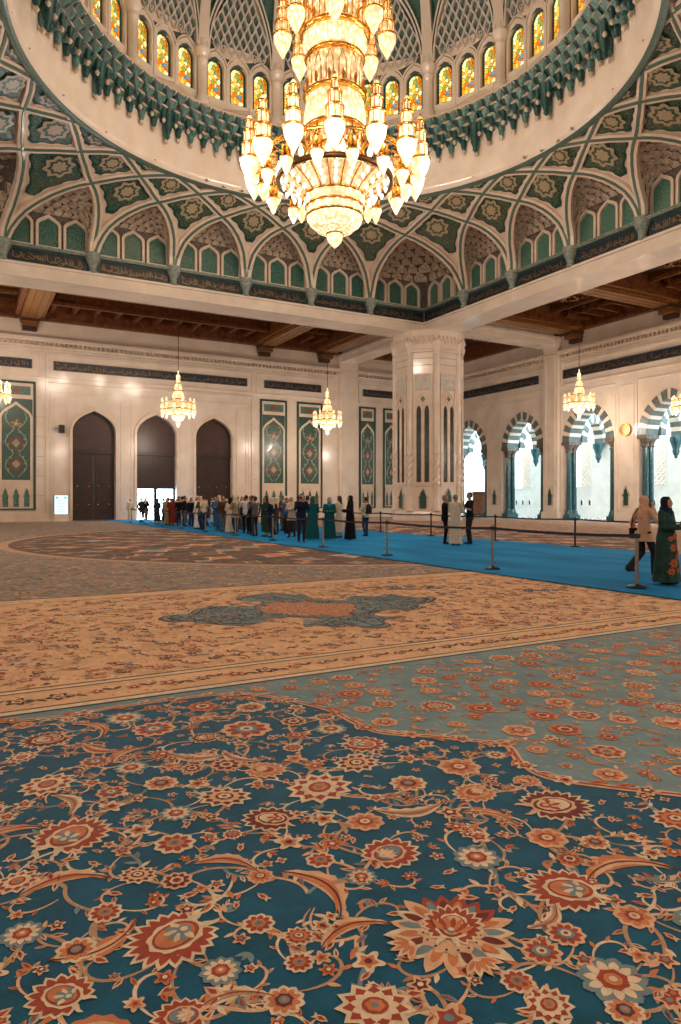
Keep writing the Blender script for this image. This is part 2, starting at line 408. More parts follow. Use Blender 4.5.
M['vase_leaf'] = m_noise('leaf_green_tile', hexc('3a7a63'), hexc('4e9074'), 6, .35)
M['tile_field'] = m_floral('teal_panel_tile', hexc('0e4140'), hexc('2f6a60'), hexc('7d8a64'), 5, hi=hexc('a8743f'))
tile_panel(2.35, 5.05, 'tall teal floral tile panel standing apart beyond the lit notice screen', 3)
tile_panel(23.3, 25.9, 'tall teal floral tile panel next to the third brown door', 4)
tile_panel(26.9, 29.5, 'tall teal floral tile panel next to the marble pilaster, second past the doors', 5)
tile_panel(33.5, 35.3, 'narrow teal tile panel just past the marble pilaster', 6)
tile_panel(36.2, 38.0, 'narrow teal tile panel half hidden by the great pillar', 7)

# ---------------------------------------------------------------- arcaded wall
AR = [53.4, 46.1, 38.8, 31.5, 24.2, 16.9]
wr = MB()
holes = [door_shape(y, 5.1, .02, 6.4, 9.55, keel=.1)[::-1] for y in AR]
wr.holes(RIGHT, rect(-8.5, 57, 0, 16.6), holes, 0)
wr.holes(RIGHT, rect(-8.5, 57, 0, 16.6), holes, 1.3)
for h in holes: wr.reveal(RIGHT, h, 0, 1.3)
wall_right = struct(wr.build('wall_right', M['marble']))
cornice('cornice', RIGHT, -8.5, 41.6, 13.4, wall_right); cornice('cornice', RIGHT, 43.4, 57, 13.4, wall_right)
pilaster(RIGHT, 41.65, 43.25, 15.2, wall_right)
PIERS = [(y1+y2)/2 for y1, y2 in zip(AR[:-1], AR[1:])]
mb = MB(); mb2 = MB()
for y in PIERS:
    if abs(y-42.45) > .2:
        frame_rect(mb, RIGHT, y-.72, y+.72, 3.2, 10.3, .1); frame_rect(mb, RIGHT, y-.72, y+.72, .8, 3.0, .1)
        mb.obox(RIGHT, y-1.0, y+1.0, -.08, 0, 0, .55)
for y in AR: portal(mb, RIGHT, y-2.75, y+2.75, 0, 10.55, .1, -.06)
frame_rect(mb, RIGHT, 43.5, 56.8, 11.1, 12.95, .12, -.08); frame_rect(mb, RIGHT, 8, 41.5, 11.1, 12.95, .12, -.08)
mb.build('panel_moulding', M['marble'], wall_right)
for y in PIERS:
    mb = MB(); off = -.36 if abs(y-42.45) < .2 else 0
    bottle_niche(mb, lambda p: RIGHT((p[0], p[1]+off, p[2])), y, 1.1, 1.6, .64, 1, 0); mb.build('pier_niche', [M['carved'], M['panel_edge']], wall_right)

def voussoirs(M_, yc, wo, wi, zs, zo, zi, d0, d1, n, parent, mats):
    o = arch(yc, wo, zs, zo, n=24, keel=.1); i = arch(yc, wi, zs, zi, n=24, keel=.1); mb = MB(); per = (len(o)-1)/n
    for k in range(n):
        a, b = round(k*per), round((k+1)*per)
        pts = o[a:b+1] + i[a:b+1][::-1]
        dd = .05 if k % 2 == 0 else 0
        mb.extrude(M_, pts, d0-dd, d1, k % 2)
    return mb.build('arch_band', mats, parent)
def colonnettes(M_, y, depths, parent):
    root = empty('column_pair', M_((y, depths[0], 0)), 0, parent)
    o = Vector(M_((y, depths[0], 0))); T = lambda p: tuple(Vector(M_(p)) - o)
    mb = MB(); mb.obox(T, y-.34, y+.34, depths[0]-.36, depths[1]+.36, 0, .35)
    for d in depths: mb.lathe([(.34,.35),(.36,.45),(.28,.55),(.3,.65),(.22,.75)], 16, T((y, d, 0)))
    mb.build('column_base', M['green_marble'], root)
    for d in depths:
        mb = MB(); mb.lathe([(.22,.75),(.215,3),(.2,5.5)], 16, T((y, d, 0))); mb.build('shaft', M['green_marble'], root)
    mb = MB()
    for d in depths: mb.lathe([(.2,5.5),(.26,5.53),(.26,5.6),(.21,5.64),(.24,5.8),(.33,5.98),(.42,6.12)], 16, T((y, d, 0)), lobes=8, amp=.05)
    mb.obox(T, y-.42, y+.42, depths[0]-.45, depths[1]+.42, 6.12, 6.4)
    mb.build('capital', M['carved_dark'], root)
for y in AR:
    voussoirs(RIGHT, y, 5.1, 3.7, 6.4, 9.55, 8.85, -.05, 1.28, 19, wall_right, [M['vous_dark'], M['vous_light']])
    for s in (-1, 1): colonnettes(RIGHT, y + s*2.2, (.32, .9), wall_right)

# corridor behind the arches, open to the daylight above
wc = MB(); COR = lambda p: (48.4 + p[1], p[0], p[2])
WIN = [y + 4.55 for y in AR]
holes = [door_shape(y, 2.3, 2.7, 6.3, 7.7)[::-1] for y in WIN]
wc.holes(COR, rect(8, 61.5, 0, 10.8), holes, 0)
for h in holes: wc.reveal(COR, h, 0, .4)
wc.box(44, 48.4, 61.2, 61.5, 0, 12)
wall_cor = struct(wc.build('wall_corridor', M['corridor']))
for k, y in enumerate(WIN):
    root = struct(empty('window_%d' % (k+1), (48.6, y, 2.7)))
    T = lambda p: (p[1], p[0], p[2])
    mb = MB(); o = [(x-y, z-2.7) for x, z in door_shape(y, 2.3, 2.7, 6.3, 7.7)]; i = [(x*.9, .1+z*.95) for x, z in o]
    mb.frame(T, o, i, -.05, -.25); mb.obox(T, -.05, .05, -.22, -.1, 0, 4.9); mb.build('window_frame', M['corridor'], root)
    mb = MB()
    for s in (-1, 1):
        for q in range(-8, 14):
            z = q*.42
            p0 = (-1.1, z); p1 = (1.1, z + s*2.2) if s > 0 else (1.1, z - 2.2)
            a0, z0_, a1, z1_ = p0[0], p0[1], p1[0], p1[1]
            pts = [(a0+(a1-a0)*f/22, z0_+(z1_-z0_)*f/22) for f in range(23)]
            pts = [(a, z) for a, z in pts if .02 < z < 3.6 + 1.2*(1-(abs(a)/1.1)**1.6) and a < (1.1 if k % 1 else 1.1)]
            if len(pts) > 1:
                (a, b), (c_, d_) = pts[0], pts[-1]
                mb.tube([T((a, -.16, b)), T((c_, -.16, d_))], .06, 4, 0, False)
    for q in range(11):                                             # pierced stone screen filling the nearer half
        a = -1.02 + .1*q; mb.obox(T, a-.022, a+.022, -.2, -.12, .1, 4.3 - .35*max(0, abs(a)-.4))
    for q in range(34): mb.obox(T, -1.05, -.03, -.2, -.12, .1+.125*q, .155+.125*q)
    mb.build('lattice', M['vous_light'], root)
for y in AR[:5]:                                                    # striped arches crossing the corridor onto wall corbels
    yy = y + 2.15
    TR = lambda p: (p[0], yy + p[1], p[2])
    voussoirs(TR, 46.85, 3.1, 1.9, 6.4, 8.9, 8.3, -.45, .45, 13, wall_cor, [M['vous_dark'], M['vous_light']])
    mb = MB(); mb.lathe([(.02, 4.75), (.12, 4.85), (.1, 4.95), (.2, 5.1), (.26, 5.35), (.22, 5.45), (.32, 5.75), (.46, 6.1), (.46, 6.4)], 16, (47.75, yy, 0)); mb.build('corbel', M['green_marble'], wall_cor)
mb = MB()
for y in AR:
    for k in (-1, 0, 1): bottle_niche(mb, COR, y+4.5+k*.9, 1.1, .62, .34, 1, 0)
mb.build('corridor_niche', [M['corridor'], M['green_marble']], wall_cor)
mb = MB(); mb.box(44.02, 48.38, 8, 61, 0, .015); mb.build('corridor_floor', M['pale_floor'], floor)

# walls at the photographer's back, and the other side
mb = MB(); mb.box(-17, -16.5, -9, 57.5, 0, 16.6)
struct(mb.build('wall_left', M['marble']))
mb = MB(); mb.box(-17, 44, -9, -8.5, 0, 16.6)
struct(mb.build('wall_back', M['marble']))
# ================================================================== side ceilings of dark timber
ZC = 16.5
ca = MB()
x0, x1, y0, y1 = CX-H, CX+H, CY-H, CY+H
def add_rect(a, b, c, d): ca.box(a, b, c, d, ZC, ZC+.2)
add_rect(-16.5, 44.5, y1+.4, 57.4); add_rect(-16.5, 44.5, -8.5, y0-.4); add_rect(-16.5, x0-.4, y0-.4, y1+.4); add_rect(x1+.4, 44.5, y0-.4, y1+.4)
ceiling_side = struct(ca.build('ceiling_timber', M['wood']))
OUT = 2.2                                                             # thickness of the stone beams
# coffering: frame along wall and beam, big gilded cross beams, joists and purlins
def beam_box(name, a, b, c, d, z0, z1, mat): 
    mb = MB(); mb.box(a, b, c, d, z0, z1); 
    lx, ly = b-a, d-c
    if lx > ly: mb.box(a, b, c-.06, d+.06, z0+.12, z0+.22); 
    else: mb.box(a-.06, b+.06, c, d, z0+.12, z0+.22)
    if name != 'joist':
        for q in (.3, .7):
            if lx > ly: mb.box(a, b, c+ly*q-.04, c+ly*q+.04, z0-.02, z0, 1)
            else: mb.box(a+lx*q-.04, a+lx*q+.04, c, d, z0-.02, z0, 1)
    return mb.build(name, [mat, M['wood_gilt']], ceiling_side)
yb0, yb1 = y1+OUT, 57.0; xb0, xb1 = x1+OUT, 44.0
beam_box('wall_beam', -16.4, 43.9, 56.45, 56.95, 15.2, ZC, M['wood_beam'])
beam_box('wall_beam', 43.45, 43.95, -8, 56.4, 15.25, ZC, M['wood_beam'])
beam_box('edge_beam', -16.4, 31, yb0, yb0+.5, 15.3, ZC, M['wood_beam'])
beam_box('edge_beam', xb0, xb0+.5, -8, 42.5, 15.3, ZC, M['wood_beam'])
def bracket(x, y, dx, dy, parent):
    """stepped carved console under the end of a cross beam"""
    mb = MB(); px, py = -dy, dx
    for k in range(4):
        l = .5 + .42*k; w = .5 + .07*k; z = 14.35 + .3*k
        pts = [(x+px*w+dx*0, y+py*w), (x-px*w, y-py*w), (x-px*w+dx*l, y-py*w+dy*l), (x+px*w+dx*l, y+py*w+dy*l)]
        mb.add([(a, b, z) for a, b in pts] + [(a, b, z+.3) for a, b in pts], [(0,1,2,3),(4,5,6,7),(0,1,5,4),(1,2,6,5),(2,3,7,6),(3,0,4,7)], k % 2)
    return mb.build('bracket', [M['wood'], M['wood_gilt']], parent)
for x in (4.6, 23.6, 29.6, -1.4):
    beam_box('cross_beam', x-.62, x+.62, yb0, 56.5, 15.05, 15.9, M['wood_gilt'])
    for s in (-.85, .85): beam_box('side_beam', x+s-.16, x+s+.16, yb0, 56.5, 15.35, ZC, M['wood_beam'])
    bracket(x, 57, 0, -1, ceiling_side); bracket(x, yb0, 0, 1, ceiling_side)
for y in (39.8, 31.2, 22.6, 14.0):
    beam_box('cross_beam', xb0, 43.5, y-.62, y+.62, 15.05, 15.9, M['wood_gilt'])
    for s in (-.85, .85): beam_box('side_beam', xb0, 43.5, y+s-.16, y+s+.16, 15.35, ZC, M['wood_beam'])
    bracket(44, y, -1, 0, ceiling_side); bracket(xb0, y, 1, 0, ceiling_side)
k = 0
for x in [v*1.55 + 6.1 for v in range(11)] + [25.3, 26.9, 28.2] + [35.2, 36.8, 38.4, 40, 41.6]:
    for a, b in ((yb0+.5, yb0+3.2), (53.4, 56.5)):
        beam_box('joist', x-.14, x+.14, a, b, 15.75, ZC, M['wood_beam'])
beam_box('purlin', 5.4, 23, yb0+3.2, yb0+3.6, 15.6, ZC, M['wood_beam']); beam_box('purlin', 5.4, 23, 53.0, 53.4, 15.6, ZC, M['wood_beam'])
for y in [38.2 - v*1.4 for v in range(5)] + [29.6 - v*1.4 for v in range(5)] + [21 - v*1.4 for v in range(5)]:
    for a, b in ((xb0+.5, xb0+3.0), (41, 43.5)):
        beam_box('joist', a, b, y-.14, y+.14, 15.75, ZC, M['wood_beam'])
for x in (35.4, 37.0, 40.0, 41.6):
    beam_box('purlin', x-.1, x+.1, 8, 41.6, 16.0, ZC, M['wood_gilt'])
for y in (47.0, 48.8, 51.4, 53.2):
    beam_box('purlin', -1, 31, y-.1, y+.1, 16.0, ZC, M['wood_gilt'])
for y in (35.5, 26.9, 18.3): # carved star panels in the middle of the right-hand coffers
    mb = MB(); n = 8
    for r0, r1, z, mi in ((1.5, 1.3, 16.25, 1), (1.15, .95, 16.15, 0), (.7, .5, 16.05, 1)):
        o = [(38.5 + (r0 if q % 2 else r0*.72)*cos(PI*q/n), y + (r0 if q % 2 else r0*.72)*sin(PI*q/n)) for q in range(2*n)]
        i = [(38.5 + (r1 if q % 2 else r1*.72)*cos(PI*q/n), y + (r1 if q % 2 else r1*.72)*sin(PI*q/n)) for q in range(2*n)]
        for q in range(2*n):
            k2 = (q+1) % (2*n); mb.add([(*o[q], z), (*o[k2], z), (*i[k2], z), (*i[q], z), (*o[q], ZC), (*o[k2], ZC), (*i[k2], ZC), (*i[q], ZC)], [(0,1,2,3),(0,1,5,4),(2,3,7,6)], mi)
    mb.build('star_boss', [M['wood_beam'], M['wood_gilt']], ceiling_side)
# stone cross beams from the pillar to both walls
mb = MB(); mb.box(31.3, 33.1, yb0-.2, 56.98, 14.5, ZC); mb.box(31.2, 33.2, yb0-.2, 56.98, 15.0, 15.25); struct(mb.build('ceiling_beam', M['marble']))
mb = MB(); mb.box(xb0-.2, 43.98, 41.75, 43.4, 14.5, ZC); mb.box(xb0-.2, 43.98, 41.65, 43.5, 15.0, 15.25); struct(mb.build('ceiling_beam', M['marble']))

# ================================================================== square of stone beams, frieze and brackets
SIDES = [((0, 1), (1, 0)), ((1, 0), (0, -1)), ((0, -1), (-1, 0)), ((-1, 0), (0, 1))]   # (outward, along) of far, right, back, left
def side_map(k):
    (ox, oy), (ax, ay) = SIDES[k]
    return lambda p: (CX + ox*(H+p[1]) + ax*p[0], CY + oy*(H+p[1]) + ay*p[0], p[2])
for k in range(4):
    S_ = side_map(k); full = k < 2
    mb = MB()
    mb.obox(S_, -H, H+OUT, 0, OUT, ZB, ZM); mb.obox(S_, -H-.1, H+.1, -.12, .1, ZM-.14, ZM)
    mb.obox(S_, -H, H+OUT, .22, OUT, ZM, Z0); mb.obox(S_, -H, H+OUT, .6, OUT, Z0, 20.5)
    tr = struct(mb.build('trim_%d' % (k+1), M['marble']))
    mb = MB(); mb.obox(S_, -H, H, -.22, .3, ZF, ZF+.07); mb.obox(S_, -H, H, -.3, .3, ZF+.07, ZF+.14); mb.obox(S_, -H, H, -.14, .3, ZF+.14, Z0); mb.build('moulding', [M['moulding']], tr)
    if not full: 
        mb = MB(); mb.obox(S_, -H, H, .12, .3, ZM, ZF); mb.build('frieze_panel', M['frieze'], tr); continue
    edges = [-H] + [BAY*(j-2.5) for j in range(6)] + [H]
    for j in range(7):
        a, b = edges[j], edges[j+1]
        a2 = a + (.32 if j else 0); b2 = b - (.32 if j < 6 else 0)
        mb = MB(); mb.obox(S_, a, b, .1, .3, ZM, ZF); mb.frame(S_, rect(a2, b2, ZM+.04, ZF-.03), rect(a2+.07, b2-.07, ZM+.11, ZF-.1), .1, .06, 1)
        p = mb.build('frieze_panel', [M['frieze'], M['teal']], tr)
        mb = MB(); script_strokes(mb, S_, a2+.12, b2-.12, ZM+.13, ZF-.12, .09, 20+10*k+j, dens=4.4); mb.build('calligraphy', M['gold_script'], p)
    for j in range(6):
        a = BAY*(j-2.5); mb = MB(); c = S_((a, -.02, 0))
        mb.lathe([(.12, ZM-.04), (.23, ZM+.02), (.24, ZM+.1), (.2, ZM+.16), (.24, ZM+.36), (.33, ZM+.58), (.41, ZM+.68), (.37, ZM+.74), (.46, ZM+.8), (.46, Z0+.06)], 14, c, 0, True, 0, True, 7, .08)
        mb.build('bracket', M['moulding'], tr)

# ================================================================== the net vault: 24 springing points, ribs flying both ways
def point24(i):
    side, j = divmod(i % 24, 6); S_ = side_map(side); x, y, _ = S_((BAY*(j-2.5), 0, 0)); return Vector((x, y))
PTS = [point24(i) for i in range(24)]
def base(u):
    i = math.floor(u); f = u - i; return PTS[i % 24].lerp(PTS[(i+1) % 24], f)
def ring(u):
    an = (u - 2.5)*PI/12; return Vector((CX + RRING*sin(an), CY + RRING*cos(an)))
DZ = ZRING - Z0
def SV(u, t, off=0):
    t = max(0, min(1, t)); p = base(u).lerp(ring(u), t**1.9)
    z = Z0 + DZ*t
    if off:
        c = Vector((CX, CY)); inw = (c - p).normalized(); k = min(1, .25+t)
        p = p + inw*off*(1-.55*k); z -= off*.75*k
    return Vector((p.x, p.y, z))
GT = [(0, 0), (.03, .22), (.06, .36), (.12, .47), (.2, .56), (.3, .635), (.4, .685), (.5, .72), (.75, .805), (1, .87), (1.25, .917), (1.5, .952), (1.75, .979), (2, 1)]
def T_of(g):
    for (g0, t0), (g1, t1) in zip(GT[:-1], GT[1:]):
        if g <= g1: return t0 + (t1-t0)*(g-g0)/(g1-g0)
    return 1
vault = struct(empty('ceiling', (0, 0, 0)))
def rib(i, s):
    mb = MB(); n = 30; pts = []
    for k in range(n+1):
        g = 1.7*(k/n)**1.6; pts.append((i + s*g, T_of(g)))
    rows = []
    for k, (u, t) in enumerate(pts):
        a = SV(*pts[max(k-1, 0)], .1); b = SV(*pts[min(k+1, n)], .1); p = SV(u, t)
        tg = (b-a).normalized(); inn = (SV(u, t, .3) - p).normalized(); w = tg.cross(inn).normalized()
        hw = .29*(1-.3*t); q = .085
        rows.append([tuple(p + w*x + inn*y) for x, y in ((-hw, -.05), (-hw, .2), (-q, .22), (-q+.02, .25), (q-.02, .25), (q, .22), (hw, .2), (hw, -.05))])
    for c in range(7):
        mb.grid([[r[c] for r in rows], [r[c+1] for r in rows]], 1 if c in (2, 3, 4) else 0, False)
    return mb.build('vault_rib', [M['marble_warm'], M['strip']], vault)
def cell(c, g0, g1, half, tile=True):
    """one compartment of the net, centred on u=c: stone ground, toothed green field, cream medallion"""
    n = 14; gs = [g0 + (g1-g0)*k/n for k in range(n+1)]
    mb = MB(); mb.grid([[SV(c + half(g)*v/5, T_of(g)) for v in range(-5, 6)] for g in gs], 0)
    gr = mb.build('vault_ground', M['marble_warm'], vault)
    if not tile:
        return
    mid = SV(c, T_of((g0+g1)/2)); top = SV(c, T_of(g1)); bot = SV(c, T_of(g0)); 
    uw = (SV(c+.05, T_of((g0+g1)/2)) - SV(c-.05, T_of((g0+g1)/2))).length/.1          # metres per unit u
    hh = (top-bot).length; mg = .36
    out = []; zig = 0
    tt0, tt1 = T_of(g0), T_of(g1)
    def loop(mgn, tooth, off):
        L = []; R = []; m = 30
        for k in range(m+1):
            f = k/m; g = g0 + (g1-g0)*f; h = half(g)
            dist = (h*uw - mgn*1.25 - (tooth if (k // 2) % 2 else 0))/uw
            tt = T_of(g); 
            if dist > .02: L.append(SV(c-dist, tt, off)); R.append(SV(c+dist, tt, off))
        return L, R
    L, R = loop(mg-.04, .1, .06)
    if len(L) < 4: return
    mb = MB(); mb.grid([[l.lerp(r, v/6) for v in range(7)] for l, r in zip(L, R)], 0, False)
    mb.add([*L, *[SV_push(p) for p in L]], [(k, k+1, len(L)+k+1, len(L)+k) for k in range(len(L)-1)], 1)
    mb.add([*R, *[SV_push(p) for p in R]], [(k, k+1, len(R)+k+1, len(R)+k) for k in range(len(R)-1)], 1)
    pn = mb.build('vault_panel', [M['panel_edge'], M['marble_warm']], gr)
    L, R = loop(mg+.07, .1, .1)
    if len(L) > 3:
        mb = MB(); mb.grid([[l.lerp(r, v/6) for v in range(7)] for l, r in zip(L, R)], 0, False)
        # medallion: lobed disc on the surface
        k = max(range(len(L)), key=lambda q: (L[q]-R[q]).length)
        ctr = L[k].lerp(R[k], .5); ux = (R[k]-L[k]).normalized(); k2 = min(k+1, len(L)-1); k1 = max(k-1, 0)
        uy = (L[k2].lerp(R[k2], .5) - L[k1].lerp(R[k1], .5)).normalized(); nn = (Vector((CX, CY, 12)) - ctr).normalized()*.12
        rad = min((R[k]-L[k]).length*.24, hh*.24, .72)
        if rad > .12:
            for rr, o2, mi in ((rad, 1, 1), (rad*.72, 1.15, 0), (rad*.5, 1.3, 1), (rad*.2, 1.4, 2)):
                mb.poly([ctr + nn*o2 + ux*rr*(1+.14*cos(8*a))*cos(a) + uy*rr*(1+.14*cos(8*a))*sin(a)*1.15 for a in [2*PI*q/32 for q in range(32)]], mi)
        mb.build('vault_tile', [M['panel'], M['medallion'], M['medallion']], gr)
def SV_push(p):
    c = Vector((CX, CY, p.z+6)); return p - (c-p).normalized()*.12
for i in range(24):
    for s in (-1, 1): rib(i, s)
    cell(i, .02, 1, lambda g: g if g < .5 else 1-g)
    cell(i+.5, .5, 1.5, lambda g: g-.5 if g < 1 else 1.5-g)
    cell(i, 1, 2, lambda g: g-1 if g < 1.5 else 2-g)
    cell(i+.5, 1.5, 2, lambda g: g-1.5, False)

# bays under the net: three niches and a stalactite hood each
ZN = 18.05
def niche(M_, xc, w, z0, z1, parent):
    mb = MB(); o = door_shape(xc, w, z0, z1-.62, z1, n=8, keel=.3); i = door_shape(xc, w-.3, z0+.12, z1-.68, z1-.2, n=8, keel=.3)
    mb.frame(M_, o, i, .35, .18); f = mb.build('niche', M['marble_warm'], parent)
    mb = MB(); mb.poly([M_((a, .33, z)) for a, z in i]); mb.build('niche_tile', M['niche'], f)
def hood(us, low, mats, parent):
    """stalactite hood between the arch rim (u, t) and the wall line below it: staggered tiers of little pointed cells"""
    mb = MB(); nc = len(us); NR = 6
    rim = [SV(u, t, .0) for u, t in us]
    def P(f, r):
        x = f*(nc-1); i = min(int(x), nc-2); fr = x - i
        a = low[i].lerp(low[i+1], fr); b = rim[i].lerp(rim[i+1], fr)
        p = a.lerp(b, r); out = (Vector((p.x, p.y)) - Vector((CX, CY))).normalized()
        bul = .5*sin(PI*min(1, r*1.0))*(b-a).length*.35
        return p + Vector((out.x*bul, out.y*bul, bul*.55))
    G = [[P(j/40, r/10) for j in range(41)] for r in range(11)]
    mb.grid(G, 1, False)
    for r in range(NR):
        n = 9 - (r % 2); r0 = r/NR; r1 = (r+1.15)/NR
        for c in range(n):
            f0 = (c + (.5 if r % 2 else 0) + .06)/9.4; f1 = f0 + .88/9.4
            if f1 > 1: continue
            a, b = P(f0, r0), P(f1, r0); ta, tb = P(f0, min(1, r0+.55/NR)), P(f1, min(1, r0+.55/NR)); tp = P((f0+f1)/2, min(1, r1))
            if (tp-a).length < .12: continue
            c0 = Vector((CX, CY, 17)); pu = lambda p, d: p + (c0-p).normalized()*d
            lo = [pu(a, .04), pu(b, .04), pu(tb, .16), pu(tp, .2), pu(ta, .16)]
            m = sum(lo, Vector())/5
            inn = [q.lerp(m, .34) for q in lo]; deep = [pu(q, -.12) for q in inn]
            k5 = range(5)
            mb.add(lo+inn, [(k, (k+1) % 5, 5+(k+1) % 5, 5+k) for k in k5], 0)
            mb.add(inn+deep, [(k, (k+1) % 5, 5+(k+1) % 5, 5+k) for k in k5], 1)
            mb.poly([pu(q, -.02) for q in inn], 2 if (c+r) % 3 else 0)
    return mb.build('stalactite_hood', mats, parent)
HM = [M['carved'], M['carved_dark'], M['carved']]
def rim_samples(i, n=30):
    L = []
    for k in range(n+1):
        f = k/n; g = f if f <= .5 else 1-f; L.append((i+f, T_of(g)))
    return L
for side in range(4):
    S_ = side_map(side)
    for j in range(5):
        i = side*6 + j; a0 = BAY*(j-2.5); us = rim_samples(i)
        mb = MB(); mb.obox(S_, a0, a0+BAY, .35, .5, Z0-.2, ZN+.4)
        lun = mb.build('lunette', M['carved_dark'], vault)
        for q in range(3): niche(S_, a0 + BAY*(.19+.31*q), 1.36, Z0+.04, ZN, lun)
        low = [Vector(S_((a0+BAY*f/30, .3, min(ZN+.02, SV(*us[f]).z)))) for f in range(31)]
        hood(us, low, HM, lun)
for side in range(4):                                               # corner squinches
    S_ = side_map(side); S2 = side_map((side+1) % 4); i = side*6+5; us = rim_samples(i)
    mb = MB(); mb.obox(S_, BAY*2.5, H+.5, .35, .5, Z0-.2, ZN+.4); mb.obox(S2, -H-.5, -BAY*2.5, .35, .5, Z0-.2, ZN+.4)
    lun = mb.build('squinch', M['carved_dark'], vault)
    for q in range(3):
        niche(S_, BAY*2.5+.85+1.5*q, 1.4, Z0+.04, ZN, lun); niche(S2, -BAY*2.5-.85-1.5*q, 1.4, Z0+.04, ZN, lun)
    low = []
    for f in range(31):
        x = f/30*2*BAY; zz = min(ZN+.02, SV(*us[f]).z)
        low.append(Vector(S_((BAY*2.5+x, .3, zz))) if x <= BAY else Vector(S2((-H+(x-BAY), .3, zz))))
    hood(us, low, HM, lun)

# ================================================================== ring, stalactite cornice, drum and dome
def C3(p): return (CX + p[1]*sin(p[0]), CY + p[1]*cos(p[0]), p[2])   # (angle from +Y, radius, height)
def circ(mb, prof, n=96, m=0, smooth=True):
    mb.grid([[C3((2*PI*k/n, r, z)) for k in range(n)] for r, z in prof], m, smooth, True)
mb = MB(); circ(mb, [(RRING+.5, ZRING-.1), (RRING+.48, ZRING-.46), (RRING+.4, ZRING-.5), (RRING+.16, ZRING-.38)], 144, 1); circ(mb, [(RRING+.16, ZRING-.38), (RRING-.0, ZRING-.24), (RRING-.05, ZRING-.1), (RRING-.12, ZRING+.12), (RRING-.2, 20.9), (RRING-.3, 21.9), (RRING-.3, 23.3)], 144, 0)
mb.build('ring', [M['marble'], M['strip']], vault)
mb = MB(); N = 96
for k in range(N):
    an = 2*PI*(k+.5)/N; big = (k % 6 == 0)
    hw = PI/N
    for tier in range(4):
        off = hw if tier % 2 else 0
        r0 = RRING-.3-.27*tier; r1 = r0-.3; z0 = 21.9+.36*tier; z1 = z0+.4
        a = an + off
        # a hollow bracket: two cheeks meeting below, a pointed mouth, a cap
        for s in (-1, 1):
            mb.add([C3((a, r0-.05, z0-.1)), C3((a+s*hw*.8, r0, z0+.12)), C3((a+s*hw*.95, r1, z1)), C3((a, r1-.05, z1-.16))], [(0,1,2,3)], 0 if s < 0 else 1)
        mb.add([C3((a-hw*.95, r1, z1)), C3((a, r1-.06, z1-.15)), C3((a+hw*.95, r1, z1)), C3((a, r1-.02, z1+.03))], [(0,1,2,3)], 2)
    # hanging drop
    c = C3((an, RRING-.42, 0))
    L = 1.1 if big else .75
    mb.lathe([(.02, 21.95-L), (.1, 22.03-L), (.13, 22.14-L), (.08, 22.22-L)], 6, c, 2); mb.lathe([(.08, 22.2-L), (.15, 22.4-L), (.2, 21.9), (.16, 22.0)], 6, c, 0 if k % 2 else 1)
    c = C3((an+PI/N, RRING-.78, 0)); mb.lathe([(.02, 21.75), (.09, 21.82), (.12, 21.92), (.07, 22.0)], 6, c, 2); mb.lathe([(.07, 22.0), (.13, 22.2), (.18, 22.5)], 6, c, 0)
    if big:
        c = C3((an, RRING-.6, 0)); mb.lathe([(.03, 21.05), (.14, 21.2), (.1, 21.3), (.22, 21.6), (.3, 22.2), (.42, 22.9), (.5, 23.3)], 8, c, 0)
mb.build('stalactite_cornice', [M['teal'], M['teal_pale'], M['carved']], vault)
RD = 11.75
mb = MB(); circ(mb, [(RRING-.3, 23.25), (11.2, 23.32), (11.12, 23.42), (11.2, 23.5), (RD-.15, 23.52)], 128, 0); mb.build('sill_moulding', M['marble_warm'], vault)
# drum wall with window openings
GA = 2*PI/16
WINA = []
for g in range(16):
    for q in (-1, 0, 1): WINA.append((g*GA + q*.119, g, q))
dr = MB()
WZ0, WZS, WZ1 = 24.3, 26.1, 26.65; WW = .5
def DR(p): return C3((p[0], RD + p[1], p[2]))
half = WW/RD
for g in range(16):
    c = g*GA; hs = []
    for q in (-1, 0, 1):
        hs.append([(c + q*.119 + (x)/RD, z) for x, z in door_shape(0, 2*WW, WZ0, WZS, WZ1, n=8)][::-1])
    dr.holes(DR, rect(c-GA/2, c+GA/2, 23.4, 27.4), hs, 0)
    for h in hs: dr.reveal(DR, h, 0, .22)
dr.build('drum', M['marble_warm'], vault)
wk = len(WIN)
t = NT('stained_glass'); e = t.n('ShaderNodeEmission'); v = t.n('ShaderNodeTexVoronoi'); v.inputs['Scale'].default_value = 5.2; t.l(t.coord((1,1,.8)), v.inputs['Vector'])
sp = t.n('ShaderNodeSeparateColor'); t.l(v.outputs['Color'], sp.inputs[0])
vd = t.n('ShaderNodeTexVoronoi', feature='DISTANCE_TO_EDGE'); vd.inputs['Scale'].default_value = 5.2; t.l(t.coord((1,1,.8)), vd.inputs['Vector'])
cc = t.ramp(sp.outputs[0], [(0, hexc('d8962a')), (.3, hexc('f0bd45')), (.52, hexc('fbe7a0')), (.72, hexc('d9701d')), (.86, hexc('8f9440')), (.95, hexc('4f8fa8'))], 'CONSTANT')
ld = t.ramp(vd.outputs['Distance'], [(.02, (.12,.08,.04,1)), (.06, (1,1,1,1))])
mx = t.n('ShaderNodeMix', data_type='RGBA', blend_type='MULTIPLY'); mx.inputs[0].default_value = 1; t.l(cc, mx.inputs[6]); t.l(ld, mx.inputs[7])
t.l(mx.outputs[2], e.inputs[0]); e.inputs[1].default_value = 1.6; t.l(e.outputs[0], t.out.inputs[0]); M['stained'] = t.mat
M['glass_border'] = m_noise('blue_green_glass_border', hexc('123a3c'), hexc('1f5a55'), 6, .3)
